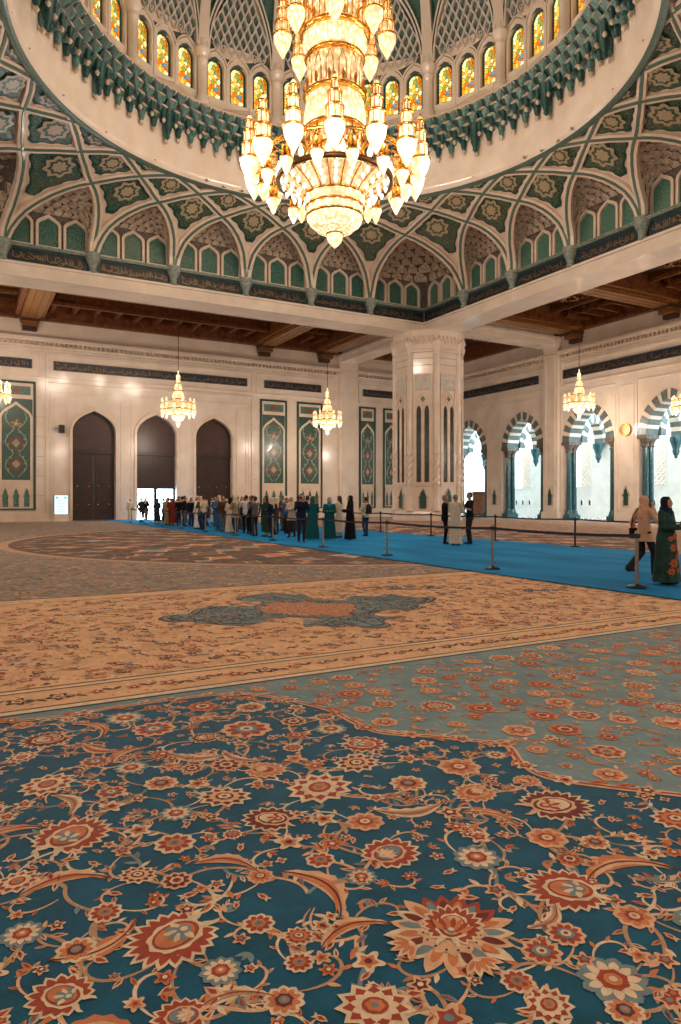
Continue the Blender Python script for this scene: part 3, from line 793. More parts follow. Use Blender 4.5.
def drum_window(a):
    root = struct(empty('window_%d' % (wk + drum_window.n), C3((a, RD, WZ0)), -a)); drum_window.n += 1
    # local frame: x along the wall, y outward
    T = lambda p: (p[0], p[1], p[2]-WZ0)
    mb = MB(); mb.frame(T, door_shape(0, 1.3, WZ0-.55, WZS, WZ1+.3, n=8), door_shape(0, 1.02, WZ0, WZS, WZ1, n=8), .02, -.1); mb.frame(T, door_shape(0, 1.5, WZ0-.6, WZS, WZ1+.48, n=8), door_shape(0, 1.36, WZ0-.55, WZS, WZ1+.34, n=8), .02, -.16)
    mb.build('window_frame', M['marble'], root)
    mb = MB(); mb.frame(T, door_shape(0, 1.0, WZ0+.02, WZS, WZ1, n=8), door_shape(0, .76, WZ0+.14, WZS-.03, WZ1-.14, n=8), .17, .12); mb.build('glass_border', M['glass_border'], root)
    mb = MB(); mb.poly([T((x, .15, z)) for x, z in door_shape(0, .8, WZ0+.12, WZS, WZ1-.1, n=8)]); mb.build('stained_glass', M['stained'], root)
    mb = MB(); mb.obox(T, -.34, .34, -.06, .02, WZ0-.47, WZ0-.05); mb.poly([T((x, -.075, z)) for x, z in [(-.2, WZ0-.26), (0, WZ0-.12), (.2, WZ0-.26), (0, WZ0-.4)]], 1); mb.build('sill_panel', [M['teal'], M['medallion']], root)
    return root
drum_window.n = 1
proto = None
for a, g, q in WINA:
    if proto is None: proto = drum_window(a)
    else:
        o = copy_tree(proto); o.name = 'window_%d' % (wk + drum_window.n); drum_window.n += 1
        o.location = C3((a, RD, WZ0)); o.rotation_euler = (0, 0, -a)
# half columns between the groups
for g in range(16):
    a = (g+.5)*GA; c = C3((a, 11.52, 0)); mb = MB()
    mb.lathe([(.42, 23.5), (.42, 23.75), (.34, 23.85), (.36, 23.95), (.28, 24.05), (.27, 25.4), (.26, 25.9), (.32, 25.95), (.28, 26.02), (.34, 26.2), (.44, 26.45), (.46, 26.6)], 16, c)
    mb.lathe([(.3, 26.6), (.3, 27.05)], 12, c)
    mb.build('drum_column', M['marble'], vault)
# great arches over the window groups, stalactite net inside, ribs on to the crown
def dome_r(z): 
    f = (z-26.4)/13.5; return 11.7*math.sqrt(max(0, 1-f*f*.98)) if z > 26.4 else 11.7
def DM(a, z, off=0): return Vector(C3((a, dome_r(z)-off, z)))
mb = MB(); circ(mb, [(dome_r(z)+.15, z) for z in [26.4+13.4*k/24 for k in range(25)]], 96, 0); mb.build('dome', M['niche'], vault)
for g in range(16):
    c = g*GA; o = []; n = 14
    # pointed arch from column to column, rising to z 31.4
    def AP(f, r=1.0):
        s = -1 if f < .5 else 1; q = (f if f < .5 else 1-f)*2; an = q*PI/2
        x = cos(an)*GA/2*.93*r; zz = 26.7 + 5.0*((.8)*sin(an) + .2*q**3)*r
        return (c + s*x, zz)
    mb = MB()
    o = [AP(k/28) for k in range(29)]; i = [AP(k/28, .9) for k in range(29)]
    for q0, q1, m in ((1.0, .96, 0), (.96, .92, 1), (.92, .88, 0)):
        A = [DM(*AP(k/28, q0), .3) for k in range(29)]; B = [DM(*AP(k/28, q1), .3) for k in range(29)]; mb.grid([A, B], m, False)
    A = [DM(*AP(k/28, .88), .3) for k in range(29)]; B = [DM(*AP(k/28, .88), -.05) for k in range(29)]; mb.grid([A, B], 0, False)
    A = [DM(*AP(k/28, 1), .3) for k in range(29)]; B = [DM(*AP(k/28, 1), -.05) for k in range(29)]; mb.grid([A, B], 0, False)
    ab = mb.build('dome_arch', [M['marble'], M['teal']], vault)
    # stalactite net inside the arch: staggered tiers of slender pointed loops
    mb = MB(); GRIDN = 9
    zt = lambda x: next((26.7 + 5.0*(.8*sin(an)+.2*(an/(PI/2))**3)*.88 for an in [math.acos(min(1, abs(x)/(GA/2*.93*.88)))]), 0)
    A = [[DM(c + (v/12)*GA/2*.9, min(zt((v/12)*GA/2*.9) if abs(v) < 11.9 else 26.6, 26.45 + 5*r/10), .02) for v in range(-12, 13)] for r in range(11)]
    mb.grid(A, 1, False)
    row = 0; z = 26.95
    while z < 31.2:
        hgt = .78; w = GA*.93/ GRIDN
        for k in range(-5, 6):
            x = (k + (.5 if row % 2 else 0))*w
            if abs(x) + w*.5 > GA/2*.86 or zt(x) < z + hgt*.75: continue
            def loop(sc, off): return [DM(c + x + dx*w*.5*sc, z + hgt*(.5 + (dz-.5)*sc), off) for dx, dz in ((0, -.15), (.75, .2), (1, .5), (.8, .75), (.35, .95), (0, 1.15), (-.35, .95), (-.8, .75), (-1, .5), (-.75, .2))]
            A, B = loop(1, .22), loop(.66, .2); C_ = loop(.66, .03); n5 = len(A)
            mb.add(A+B, [(q, (q+1) % n5, n5+(q+1) % n5, n5+q) for q in range(n5)], 0)
            mb.add(B+C_, [(q, (q+1) % n5, n5+(q+1) % n5, n5+q) for q in range(n5)], 0)
            mb.poly(loop(.3, .1), 2)
        z += hgt*.6; row += 1
    mb.build('stalactite_net', [M['lattice'], M['lattice_back'], M['teal_pale']], ab)
    # rib from the column up to the crown
    a = (g+.5)*GA; mb = MB(); R_ = []
    for k in range(20):
        z = 26.6 + 12.5*k/19; hw = .34*(1-.6*k/19)/max(1.5, dome_r(z))
        R_.append([DM(a-hw, z, 0), DM(a-hw, z, .34), DM(a+hw, z, .34), DM(a+hw, z, 0)])
    mb.grid(R_, 0, False); mb.build('dome_rib', M['marble'], vault)
# roof over the vault so that no daylight leaks in between vault and beams
mb = MB(); mb.box(-17, 51, -9, 62, 41, 41.3); 
S_ = None
r0, r1 = H+OUT, 0
mb = MB()
for k in range(4):
    S_ = side_map(k); mb.obox(S_, -H-OUT, H+OUT, OUT-.05, OUT, ZC, 21.5)
mb.box(CX-H-OUT, CX+H+OUT, CY-H-OUT, CY+H+OUT, 40.2, 40.4)
circ(mb, [(24, 21.5), (RD+.5, 24), (RD+.5, 27)], 96)
struct(mb.build('ceiling_shell', M['carved_dark']))
# ================================================================== the great hand-knotted carpet
def m_wool(name, h1, h2=None, scale=14):
    t = NT(name); b = t.bsdf(Roughness=.95); b.inputs['Specular IOR Level'].default_value = .1; b.inputs['Sheen Weight'].default_value = .15
    c = hexc(h1); c2 = hexc(h2) if h2 else mix2(c, (0, 0, 0, 1), .28)
    nz = t.n('ShaderNodeTexNoise'); nz.inputs['Scale'].default_value = scale; nz.inputs['Detail'].default_value = 6; nz.inputs['Roughness'].default_value = .7
    t.l(t.coord(), nz.inputs['Vector']); t.l(t.ramp(nz.outputs['Fac'], [(.3, c2), (.62, c)]), b.inputs['Base Color'])
    n2 = t.n('ShaderNodeTexNoise'); n2.inputs['Scale'].default_value = 260; t.l(t.coord(), n2.inputs['Vector']); t.bump(n2.outputs['Fac'], b, .35, .01)
    return t.mat
def m_fleck(name, base, cols, scale, cover=.5):
    """field densely sown with small blossoms"""
    t = NT(name); b = t.bsdf(Roughness=.95); b.inputs['Specular IOR Level'].default_value = .1
    co = t.coord(); v = t.n('ShaderNodeTexVoronoi'); v.inputs['Scale'].default_value = scale; t.l(co, v.inputs['Vector'])
    sp = t.n('ShaderNodeSeparateColor'); t.l(v.outputs['Color'], sp.inputs[0])
    k = len(cols); c = t.ramp(sp.outputs[0], [(i/k, hexc(h)) for i, h in enumerate(cols)], 'CONSTANT')
    ds = t.ramp(v.outputs['Distance'], [(cover*.8, (1,1,1,1)), (cover, (0,0,0,1))])
    nz = t.n('ShaderNodeTexNoise'); nz.inputs['Scale'].default_value = 3; nz.inputs['Detail'].default_value = 5; t.l(co, nz.inputs['Vector'])
    bc = t.ramp(nz.outputs['Fac'], [(.35, mix2(hexc(base), (0,0,0,1), .2)), (.65, hexc(base))])
    mx = t.n('ShaderNodeMix', data_type='RGBA'); t.l(ds, mx.inputs[0]); t.l(bc, mx.inputs[6]); t.l(c, mx.inputs[7]); t.l(mx.outputs[2], b.inputs['Base Color'])
    return t.mat
CM = ['teal', 'cream', 'peach', 'orange', 'red', 'maroon', 'blue', 'sage', 'gold', 'tan', 'navy', 'grey', 'pink', 'goldfield', 'sagefield', 'brown', 'plum']
WOOL = dict(teal=m_wool('teal_wool', '045c7a', '03465e', 5), cream=m_wool('cream_wool', 'f3d8b4'), peach=m_wool('peach_wool', 'efbd94'), orange=m_wool('orange_wool', 'dc8656'),
    red=m_wool('brick_wool', 'b04a33'), maroon=m_wool('maroon_wool', '7a302a'), blue=m_wool('grey_blue_wool', '7f9498'), sage=m_wool('sage_wool', '7f9899'), gold=m_wool('ochre_wool', 'e0a878'),
    tan=m_wool('tan_wool', 'c79d7a'), navy=m_wool('navy_wool', '24333f'), brown=m_wool('brown_wool', '6d4a38'),
    grey=m_fleck('grey_field', 'a39386', ['77716c', 'c0a186', '8d867f', 'c9a38a', '86695b', 'a0958c'], 7.0, .5),
    plum=m_fleck('plum_field', '7d685e', ['5c4d4a', '927a6c', '6e5a54', 'a58a77', '5a5654'], 5.0, .45),
    pink=m_fleck('rose_field', 'b59783', ['8d6a5c', 'cdb29c', '7c7370', 'c29a80', 'a8725c'], 3.2, .45),
    goldfield=m_fleck('ochre_field', 'efc095', ['f2c69c', 'e4ad84', 'f5d2ae', 'd39870', 'eab98e', 'bd8d66'], 16, .34),
    sagefield=m_fleck('sage_field', '879fa2', ['7b9496', '8fa5a6', 'a59a8c', '849d9f', 'b09680', '7f999c'], 17, .34))
CI = {k: i for i, k in enumerate(CM)}
cp = MB(); ZT = .01
cpn = [0]
def P2(pts, c, layer):
    cpn[0] += 1; z = ZT + layer*.001 + (cpn[0] % 211)*4e-6
    cp.add([(x, y, z) for x, y in pts], [tuple(range(len(pts)))], CI[c])
class Tf:
    def __init__(s, x, y, a=0, sc=1, sq=1): s.x, s.y, s.c, s.s, s.sc, s.sq = x, y, cos(a), sin(a), sc, sq
    def __call__(s, u, v): u *= s.sc; v *= s.sc*s.sq; return (s.x + u*s.c - v*s.s, s.y + u*s.s + v*s.c)
def disc(T, r, c, l, n=14, lob=0, amp=0, u0=0, v0=0):
    P2([T(u0 + r*(1+amp*cos(lob*2*PI*k/n*1.0))*cos(2*PI*k/n), v0 + r*(1+amp*cos(lob*2*PI*k/n))*sin(2*PI*k/n)) for k in range(n)], c, l)
def petal(T, a, r0, r1, w, c, l, u0=0, v0=0, tip=1):
    ca, sa = cos(a), sin(a); D = r1-r0; q_ = [(0, .35), (.22, .78), (.45, 1), (.65, .92*min(1, .8+.2*tip)), (.84, .55*tip)]; pts = [(r0+D*f, -w*g) for f, g in q_] + [(r1, 0)] + [(r0+D*f, w*g) for f, g in q_[::-1]]
    P2([T(u0 + p*ca - q*sa, v0 + p*sa + q*ca) for p, q in pts], c, l)
PAL = [('cream', 'red', 'orange', 'blue'), ('peach', 'maroon', 'cream', 'red'), ('peach', 'orange', 'red', 'cream'), ('cream', 'orange', 'maroon', 'blue'), ('orange', 'red', 'cream', 'maroon'), ('peach', 'red', 'blue', 'cream')]
def rosette(x, y, R, a, pal, rr, n=None, L=4):
    T = Tf(x, y, a, R); n = n or rr.choice((8, 9, 10)); o, i, c, d = pal
    for k in range(n):
        an = 2*PI*k/n; petal(T, an, .15, 1, .36*8/n*1.05, o, L, tip=1.25)
        petal(T, an, .3, .8, .2*8/n, i, L+1)
    disc(T, .42, c, L+2, 14, 7, .08); disc(T, .26, d, L+3, 10); disc(T, .12, i, L+4, 8)
def starflower(x, y, R, a, pal, rr, L=4):
    T = Tf(x, y, a, R, .85); o, i, c, d = pal; n = 11
    for k in range(n):
        an = 2*PI*(k+.5)/n; petal(T, an, .1, 1.02, .3, 'cream', L, tip=.7); petal(T, an, .15, .82, .2, i, L+1, tip=.7)
    for k in range(n): petal(T, 2*PI*k/n, .1, .62, .17, o, L+2)
    disc(T, .34, i, L+3, 12); disc(T, .24, c, L+4, 12, 6, .1); disc(T, .1, d, L+5, 8)
def palmette(x, y, R, a, pal, rr, L=4, big=False):
    """lotus palmette in profile: fan of flame petals round an oval heart"""
    T = Tf(x, y, a, R, .92); o, i, c, d = pal; n = 17 if big else 13
    for k in range(n):
        f = (k - (n-1)/2)/((n-1)/2); an = f*2.45; ln = 1.0 + .12*cos(an)
        petal(T, an, .2, ln, .19*13/n*1.25, 'cream' if o == 'peach' else o, L, -.12); petal(T, an, .35, ln*.88, .12*13/n*1.25, i, L+1, -.12)
    P2([T(-.12 + .62*cos(t_)*(1+.06*cos(9*t_)), .52*sin(t_)*(1+.06*cos(9*t_))) for t_ in [2*PI*k/30 for k in range(30)]], o, L+2)
    P2([T(-.12 + .52*cos(t_), .42*sin(t_)) for t_ in [2*PI*k/20 for k in range(20)]], i, L+3)
    P2([T(-.1 + .45*cos(t_), .35*sin(t_)) for t_ in [2*PI*k/20 for k in range(20)]], c, L+4)
    for k in range(7): petal(T, (k-3)*.5, .05, .42, .08, d if k % 2 else o, L+5, -.3)
    disc(T, .16, d, L+6, 10, 0, 0, -.33); disc(T, .09, o, L+7, 8, 0, 0, -.33)
    for s in (-1, 1):        # sepals curling back from the foot
        pts = [(-.5, s*.1), (-.72, s*.3), (-.95, s*.38), (-1.1, s*.3), (-.92, s*.24), (-.78, s*.1)]
        P2([T(u, v) for u, v in pts], o, L+1)
def grand(x, y, R, a, rr):
    """the largest bloom: a lotus within a lotus, sprays of petals at its flanks"""
    T = Tf(x, y, a, R); n = 19
    for k in range(n):
        an = -2.95 + 5.9*k/(n-1); petal(T, an, .3, 1.0+.1*(k % 3 == 0), .15, 'red' if 6 < k < 12 else ('cream' if k % 2 else 'peach'), 4, -.1); petal(T, an, .45, .86, .08, ('orange', 'maroon', 'blue')[k % 3], 5, -.1)
    P2([T(-.1 + .58*cos(t_)*(1+.09*cos(13*t_)), .52*sin(t_)*(1+.09*cos(13*t_))) for t_ in [2*PI*k/44 for k in range(44)]], 'peach', 6)
    for k in range(16):
        an = 2*PI*k/16; disc(T, .05, 'cream', 7, 7, 0, 0, -.1+.5*cos(an), .45*sin(an)); disc(T, .028, 'maroon', 8, 6, 0, 0, -.1+.5*cos(an), .45*sin(an))
    palmette(*T(.06, .0), R*.56, a, ('cream', 'red', 'peach', 'blue'), rr, 9, True)
    for k in range(7): petal(T, -.75+.25*k, .16, .5, .05, 'red' if k % 2 else 'orange', 15, -.3)
    for u, v, q in ((-.62, .5, 2.3), (-.68, -.45, -2.4)):
        for k in range(5): petal(Tf(*T(u, v), a + q + (k-2)*.45, R), 0, .0, .42, .07, 'cream' if k % 2 else 'peach', 11); petal(Tf(*T(u, v), a + q + (k-2)*.45, R), 0, .08, .32, .035, 'orange', 12)
def ribbon2(pts, w, c, l, taper=True):
    A, B = [], []; n = len(pts)
    for i, (x, y) in enumerate(pts):
        a, b = pts[max(i-1, 0)], pts[min(i+1, n-1)]; tx, ty = b[0]-a[0], b[1]-a[1]; q = math.hypot(tx, ty) or 1
        ww = w*(.35 + .65*sin(PI*(i+.6)/(n+.2))) if taper else w
        A.append((x - ty/q*ww, y + tx/q*ww)); B.append((x + ty/q*ww, y - tx/q*ww))
    cpn[0] += 1; z = ZT + l*.001 + (cpn[0] % 211)*2e-6
    cp.grid([[(x, y, z) for x, y in A], [(x, y, z) for x, y in B]], CI[c], False)
def bez(p0, p1, p2, p3, n=10):
    return [tuple((1-t)**3*p0[k]+3*t*(1-t)**2*p1[k]+3*t*t*(1-t)*p2[k]+t**3*p3[k] for k in (0, 1)) for t in [i/n for i in range(n+1)]]
def sazleaf(x, y, Ln, a, rr, cols=('peach', 'orange', 'maroon'), L=3, bend=None):
    """long toothed leaf bent like a sickle"""
    T = Tf(x, y, a, Ln); b = bend if bend is not None else rr.choice((-.3, .3)); n = 12; up, dn, md, iu, idn = [], [], [], [], []
    for k in range(n+1):
        f = k/n; w = .13*sin(PI*f**.8)*(1 if f < .95 else .3) + .004; u = f-.5; v = b*(1-4*u*u)*.8
        tooth = .035 if k % 2 and 0 < k < n else 0
        md.append((u, v)); up.append((u, v + w + tooth)); dn.append((u, v - w*.8)); iu.append((u*.86, v*.97 + w*.5)); idn.append((u*.86, v*.97 - w*.45))
    cpn[0] += 1; zo = (cpn[0] % 211)*4e-6; z = lambda P, l: [(*T(*p), ZT + l*.001 + zo) for p in P]
    cp.grid([z(up, L), z(dn, L)], CI[cols[0]], False); cp.grid([z(iu, L+1), z(idn, L+1)], CI[cols[1]], False)
    cp.grid([z([(u, v+.012) for u, v in md], L+2), z([(u, v-.012) for u, v in md], L+2)], CI[cols[2]], False)
def leaf(x, y, Ln, a, c, c2=None, L=2):
    T = Tf(x, y, a, Ln); P2([T(0, 0), T(.18, .13), T(.4, .2), T(.65, .16), T(.85, .07), T(1, -.02), T(.8, -.1), T(.55, -.17), T(.3, -.17), T(.12, -.09)], c, L)
    if c2: P2([T(.12, 0), T(.4, .09), T(.8, 0), T(.4, -.09)], c2, L+1)
def tinyflower(x, y, R, a, pal, L=4, n=5):
    T = Tf(x, y, a, R); o, i, c, d = pal
    P2([T((.8+.24*cos(n*2*PI*k/40))*cos(2*PI*k/40), (.8+.24*cos(n*2*PI*k/40))*sin(2*PI*k/40)) for k in range(40 if R > .025 else 0)] or [T((1 if k % 2 == 0 else .55)*cos(PI*k/n), (1 if k % 2 == 0 else .55)*sin(PI*k/n)) for k in range(2*n)], o, L)
    P2([T((.66 if k % 2 == 0 else .4)*cos(PI*k/n), (.66 if k % 2 == 0 else .4)*sin(PI*k/n)) for k in range(2*n)], i, L+1)
    disc(T, .25, c, L+2, 7)
def bud(x, y, R, a, rr, L=4):
    T = Tf(x, y, a, R); P2([T(-.9, 0), T(-.4, .45), T(.3, .5), T(1.1, .0), T(.3, -.5), T(-.4, -.45)], 'peach', L)
    P2([T(-.5, 0), T(-.1, .3), T(.8, 0), T(-.1, -.3)], 'red', L+1); P2([T(-.9, 0), T(-1.2, .5), T(-.6, .35)], 'cream', L); P2([T(-.9, 0), T(-1.2, -.5), T(-.6, -.35)], 'cream', L)
def curl(x, y, a, R, rr, c, hand, end=True, L=2):
    """tendril winding in on itself and ending in a bud or blossom"""
    pts = []; n = 13; px, py, an = x, y, a
    for k in range(n):
        pts.append((px, py)); st = R*.34*(1-.055*k); px += st*cos(an); py += st*sin(an); an += hand*(.12 + .035*k)
    ribbon2(pts, R*.05 + .002, c, L)
    for k in (3, 6, 9):
        leaf(*pts[k], R*.5, math.atan2(pts[k+1][1]-pts[k][1], pts[k+1][0]-pts[k][0]) - hand*.9, rr.choice(('peach', 'cream', 'orange')), rr.choice((None, 'red')))
    if end:
        (tinyflower(px, py, R*.36, rr.random()*6, rr.choice(PAL)) if rr.random() < .6 else bud(px, py, R*.3, an, rr))

rr = random.Random(11)
EDGE = [(-.12, 5.62), (.25, 5.5), (.65, 5.42), (1.09, 5.46), (1.71, 5.44), (2.05, 5.32), (2.29, 4.98), (2.45, 4.6), (2.47, 4.23), (2.53, 3.98), (2.77, 3.77), (2.95, 3.58), (3.1, 3.4), (2.97, 3.12), (2.95, 2.89), (3.12, 2.66), (3.4, 2.37), (3.66, 2.1), (4.0, 1.6), (4.3, .8), (4.3, 0), (3.9, -.9)]
TEAL = EDGE + [(2, -1.6), (-2, -1.6), (-3.9, -.9), (-4.3, 0), (-4.2, 1), (-3.4, 2.4), (-2.95, 3.0), (-3.1, 3.5), (-2.5, 4.1), (-2.3, 5.0), (-1.7, 5.46), (-.8, 5.44)]
def smooth_closed(P, n=5):
    o = []; m = len(P)
    for i in range(m):
        p0, p1, p2, p3 = P[i-1], P[i], P[(i+1) % m], P[(i+2) % m]
        for k in range(n):
            t_ = k/n; o.append(tuple(.5*(2*p1[c] + (p2[c]-p0[c])*t_ + (2*p0[c]-5*p1[c]+4*p2[c]-p3[c])*t_**2 + (3*p1[c]-p0[c]-3*p2[c]+p3[c])*t_**3) for c in (0, 1)))
    return o
TEAL = smooth_closed(TEAL)
def inside(p, poly):
    x, y = p; c = False; n = len(poly)
    for i in range(n):
        (x1, y1), (x2, y2) = poly[i], poly[(i+1) % n]
        if (y1 > y) != (y2 > y) and x < (x2-x1)*(y-y1)/(y2-y1)+x1: c = not c
    return c
def edge_dist(p, poly):
    m = 9
    for i in range(len(poly)):
        (x1, y1), (x2, y2) = poly[i], poly[(i+1) % len(poly)]; dx, dy = x2-x1, y2-y1
        t_ = max(0, min(1, ((p[0]-x1)*dx+(p[1]-y1)*dy)/(dx*dx+dy*dy))); m = min(m, math.hypot(p[0]-x1-t_*dx, p[1]-y1-t_*dy))
    return m
# --- grounds
cp.box(-14, 41.5, -8, 54.5, 0, ZT, CI['grey'])
R4 = lambda a, b, c, d, col, l: P2([(a, c), (b, c), (b, d), (a, d)], col, l)
R4(-14, 41.5, 5.6, 12.05, 'goldfield', .4); R4(-14, 41.5, -8, 5.6, 'sagefield', .4)
R4(18.2, 41.5, 12.1, 54.5, 'pink', .4)
P2(TEAL, 'teal', 1)
for a, b, col in ((5.6, 5.64, 'navy'), (5.64, 5.72, 'cream'), (5.72, 5.75, 'brown'), (6.22, 6.25, 'brown'), (6.25, 6.3, 'cream'), (6.33, 6.36, 'brown'), (11.55, 11.58, 'brown'), (11.95, 12.0, 'cream'), (12.02, 12.1, 'brown')):
    R4(-14, 41.5, a, b, col, 1)
# --- scalloped rim of the teal field
ring_ = TEAL
ribbon2(ring_ + ring_[:1], .03, 'peach', 3, False); ribbon2(ring_ + ring_[:1], .01, 'red', 4, False)
for i in range(0, len(ring_), 2):
    x, y = ring_[i]; x2, y2 = ring_[(i+1) % len(ring_)]; an = math.atan2(y2-y, x2-x)
    if i % 6 == 0: tinyflower(x, y, .07, an, rr.choice(PAL), 6)
    else: leaf(x, y, .14, an + rr.choice((.6, -.6)), rr.choice(('orange', 'peach', 'cream')), 'red', 5)
# --- great blooms of the teal field
MAJ = [(.5,4.94,.33,'P'),(1.18,4.81,.31,'R'),(1.74,4.5,.37,'R'),(.43,4.16,.31,'S'),(1.11,4.31,.14,'f'),(.72,4.38,.19,'R'),(.89,4.18,.21,'G'),(.72,3.88,.17,'R'),(1.24,3.53,.28,'S'),(1.74,3.39,.39,'S'),(.47,3.48,.36,'P'),(1.35,3.18,.27,'P'),(.96,3.46,.18,'G'),(.87,3.16,.2,'R'),(.66,2.97,.16,'S'),(.21,3.16,.19,'S'),(1.11,2.71,.12,'R'),(.49,2.76,.14,'R'),(.2,2.77,.16,'G'),(.67,2.48,.33,'P'),(.77,2.23,.15,'G'),(1.08,2.27,.12,'S'),(.98,2.41,.13,'R'),(.36,2.58,.15,'R'),(.28,2.37,.21,'P'),(1.02,2.14,.11,'R'),(.9,2.,.14,'R'),(.59,2.09,.17,'P'),(2.1,3.6,.3,'S'),(2.3,3.85,.3,'P'),(2.2,3.2,.22,'R'),(2.6,3.25,.27,'R'),(2.72,2.6,.37,'P'),(3.12,2.2,.25,'S'),(1.75,2.92,.2,'R'),(1.7,2.61,.27,'P'),(2.01,2.39,.22,'G'),(1.48,2.5,.14,'G'),(2.16,2.02,.32,'P'),(1.6,2.04,.44,'H'),(2.25,1.76,.16,'R'),(1.94,1.81,.15,'R'),(1.79,1.78,.15,'R'),(1.61,1.71,.12,'R'),(1.89,1.56,.24,'G'),(2.07,1.6,.09,'f'),(2.13,1.54,.09,'f'),(1.14,1.84,.24,'S'),(1.62,1.58,.17,'S'),(1.23,2.03,.12,'f'),(2.14,2.53,.12,'f'),(2.58,2.23,.14,'R'),(2.77,2.18,.1,'f'),(2.18,2.8,.14,'f'),(2.36,2.18,.12,'R'),(1.81,1.45,.13,'R'),(1.49,1.83,.1,'f'),(1.32,1.85,.09,'f'),(1.97,1.41,.09,'f'),(1.95,4.95,.24,'R'),(.1,4.5,.26,'P'),(.05,5.1,.22,'R'),(1.4,3.95,.2,'R')]
SAZ = [(.38,3.02,.36,.4),(1.23,2.5,.42,-.9),(2.5,1.96,.43,.2),(2.05,2.97,.4,.3),(1.32,4.22,.42,.0),(.43,2.62,.34,.8),(1.27,2.17,.3,.5),(.74,2.05,.28,.4),(.82,4.62,.35,-.3),(1.55,4.05,.34,-.5),(1.0,2.85,.3,-.2),(2.3,2.65,.3,-.5),(1.95,1.95,.24,.9),(.2,3.6,.34,.6)]
placed = []
def bloom(x, y, dia, k):
    a = rr.uniform(-.9, .9) + rr.choice((0, PI)) ; R = dia/2; pal = rr.choice(PAL); placed.append((x, y, R*1.02))
    if k == 'P': palmette(x, y, R*1.08, a, rr.choice((PAL[0], PAL[1], PAL[2], PAL[5])), rr, 4, dia > .3)
    elif k == 'R': rosette(x, y, R, a, pal, rr)
    elif k == 'S': starflower(x, y, R*1.08, a, rr.choice((PAL[0], PAL[4], PAL[1])), rr)
    elif k == 'G': rosette(x, y, R, a, ('blue', 'cream', 'red', 'orange'), rr, 11)
    elif k == 'H': grand(x, y, R*1.05, a*.3 - .3, rr)
    else: tinyflower(x, y, R, a, pal)
for m in MAJ: bloom(*m)
for _ in range(60):
    x, y = rr.uniform(-2.5, 4), rr.uniform(.3, 5.1)
    if inside((x, y), TEAL) and edge_dist((x, y), TEAL) > .3 and all((x-a)**2 + (y-b)**2 > (c+.1)**2 for a, b, c in placed): SAZ.append((x, y, rr.uniform(.26, .4), rr.uniform(-1.5, 1.5))); placed.append((x, y, .09))
for x, y, ln, a in SAZ:
    sazleaf(x, y, ln, a - .5, rr, rr.choice((('peach', 'orange', 'maroon'), ('cream', 'tan', 'red'), ('orange', 'peach', 'maroon')))); placed.append((x, y, ln*.3))
# the rest of the field, out of the photograph's frame or between its blooms
def free(x, y, r): return all((x-a)**2 + (y-b)**2 > (r+c)**2 for a, b, c in placed)
tries = 0
while tries < 5000:
    tries += 1
    x, y = rr.uniform(-4.2, 4.3), rr.uniform(-1.4, 5.4); d_ = rr.choice((.3, .24, .2, .16, .14)) if tries < 2500 else rr.choice((.14, .11, .1))
    if inside((x, y), TEAL) and edge_dist((x, y), TEAL) > d_*.62 and free(x, y, d_*.52 + .02): bloom(x, y, d_, rr.choice('PRSGR') if d_ > .15 else rr.choice('Rff'))
# stems joining neighbours
big = list(placed)
for i, (x, y, r) in enumerate(big):
    near = sorted((math.hypot(x-a, y-b), j) for j, (a, b, c) in enumerate(big) if j != i)[:3]
    for d_, j in near[:2 if r > .08 else 1]:
        if d_ > .9: continue
        a, b, c = big[j]; an = math.atan2(b-y, a-x); q = rr.choice((-1, 1))*rr.uniform(.5, .9)
        pts = bez((x, y), (x + d_*.4*cos(an+q), y + d_*.4*sin(an+q)), (a - d_*.4*cos(an-q*.6), b - d_*.4*sin(an-q*.6)), (a, b), 12)
        ribbon2(pts, .0085, rr.choice(('tan', 'peach', 'blue', 'tan')), 2.5, False)
        for k in (3, 5, 7, 9):
            if rr.random() < .75:
                ta = math.atan2(pts[k+1][1]-pts[k-1][1], pts[k+1][0]-pts[k-1][0]); leaf(*pts[k], rr.uniform(.04, .075), ta + rr.choice((-1, 1))*rr.uniform(.5, 1.1), rr.choice(('peach', 'orange', 'cream', 'tan', 'blue')), rr.choice((None, 'red', 'maroon')), 2.8)
for x, y, r in big:
    for _ in range(2 if r > .09 else 1):
        an = rr.uniform(0, 2*PI); R_ = rr.uniform(.07, .13); hx, hy = x + r*.8*cos(an), y + r*.8*sin(an)
        ex, ey = x + (r+R_*2)*cos(an), y + (r+R_*2)*sin(an)
        if inside((ex, ey), TEAL) and edge_dist((ex, ey), TEAL) > .15: curl(hx, hy, an - .6, R_, rr, rr.choice(('peach', 'tan', 'cream')), rr.choice((-1, 1)))
tries = 0
while tries < 6000:                                              # tiny leaves, buds and blossoms in the gaps
    tries += 1
    x, y = rr.uniform(-3, 4.3), rr.uniform(.2, 5.4)
    if inside((x, y), TEAL) and edge_dist((x, y), TEAL) > .08 and free(x, y, .045):
        k = rr.random(); placed.append((x, y, .035))
        if k < .35: tinyflower(x, y, rr.uniform(.02, .036), rr.random()*6, rr.choice(PAL), 4, rr.choice((4, 5, 6)))
        elif k < .6: bud(x, y, rr.uniform(.025, .035), rr.random()*6, rr)
        else:
            an = rr.random()*6
            for q in (-.7, 0, .7): leaf(x, y, rr.uniform(.045, .07), an+q, rr.choice(('peach', 'orange', 'tan', 'blue')), rr.choice((None, 'red')))
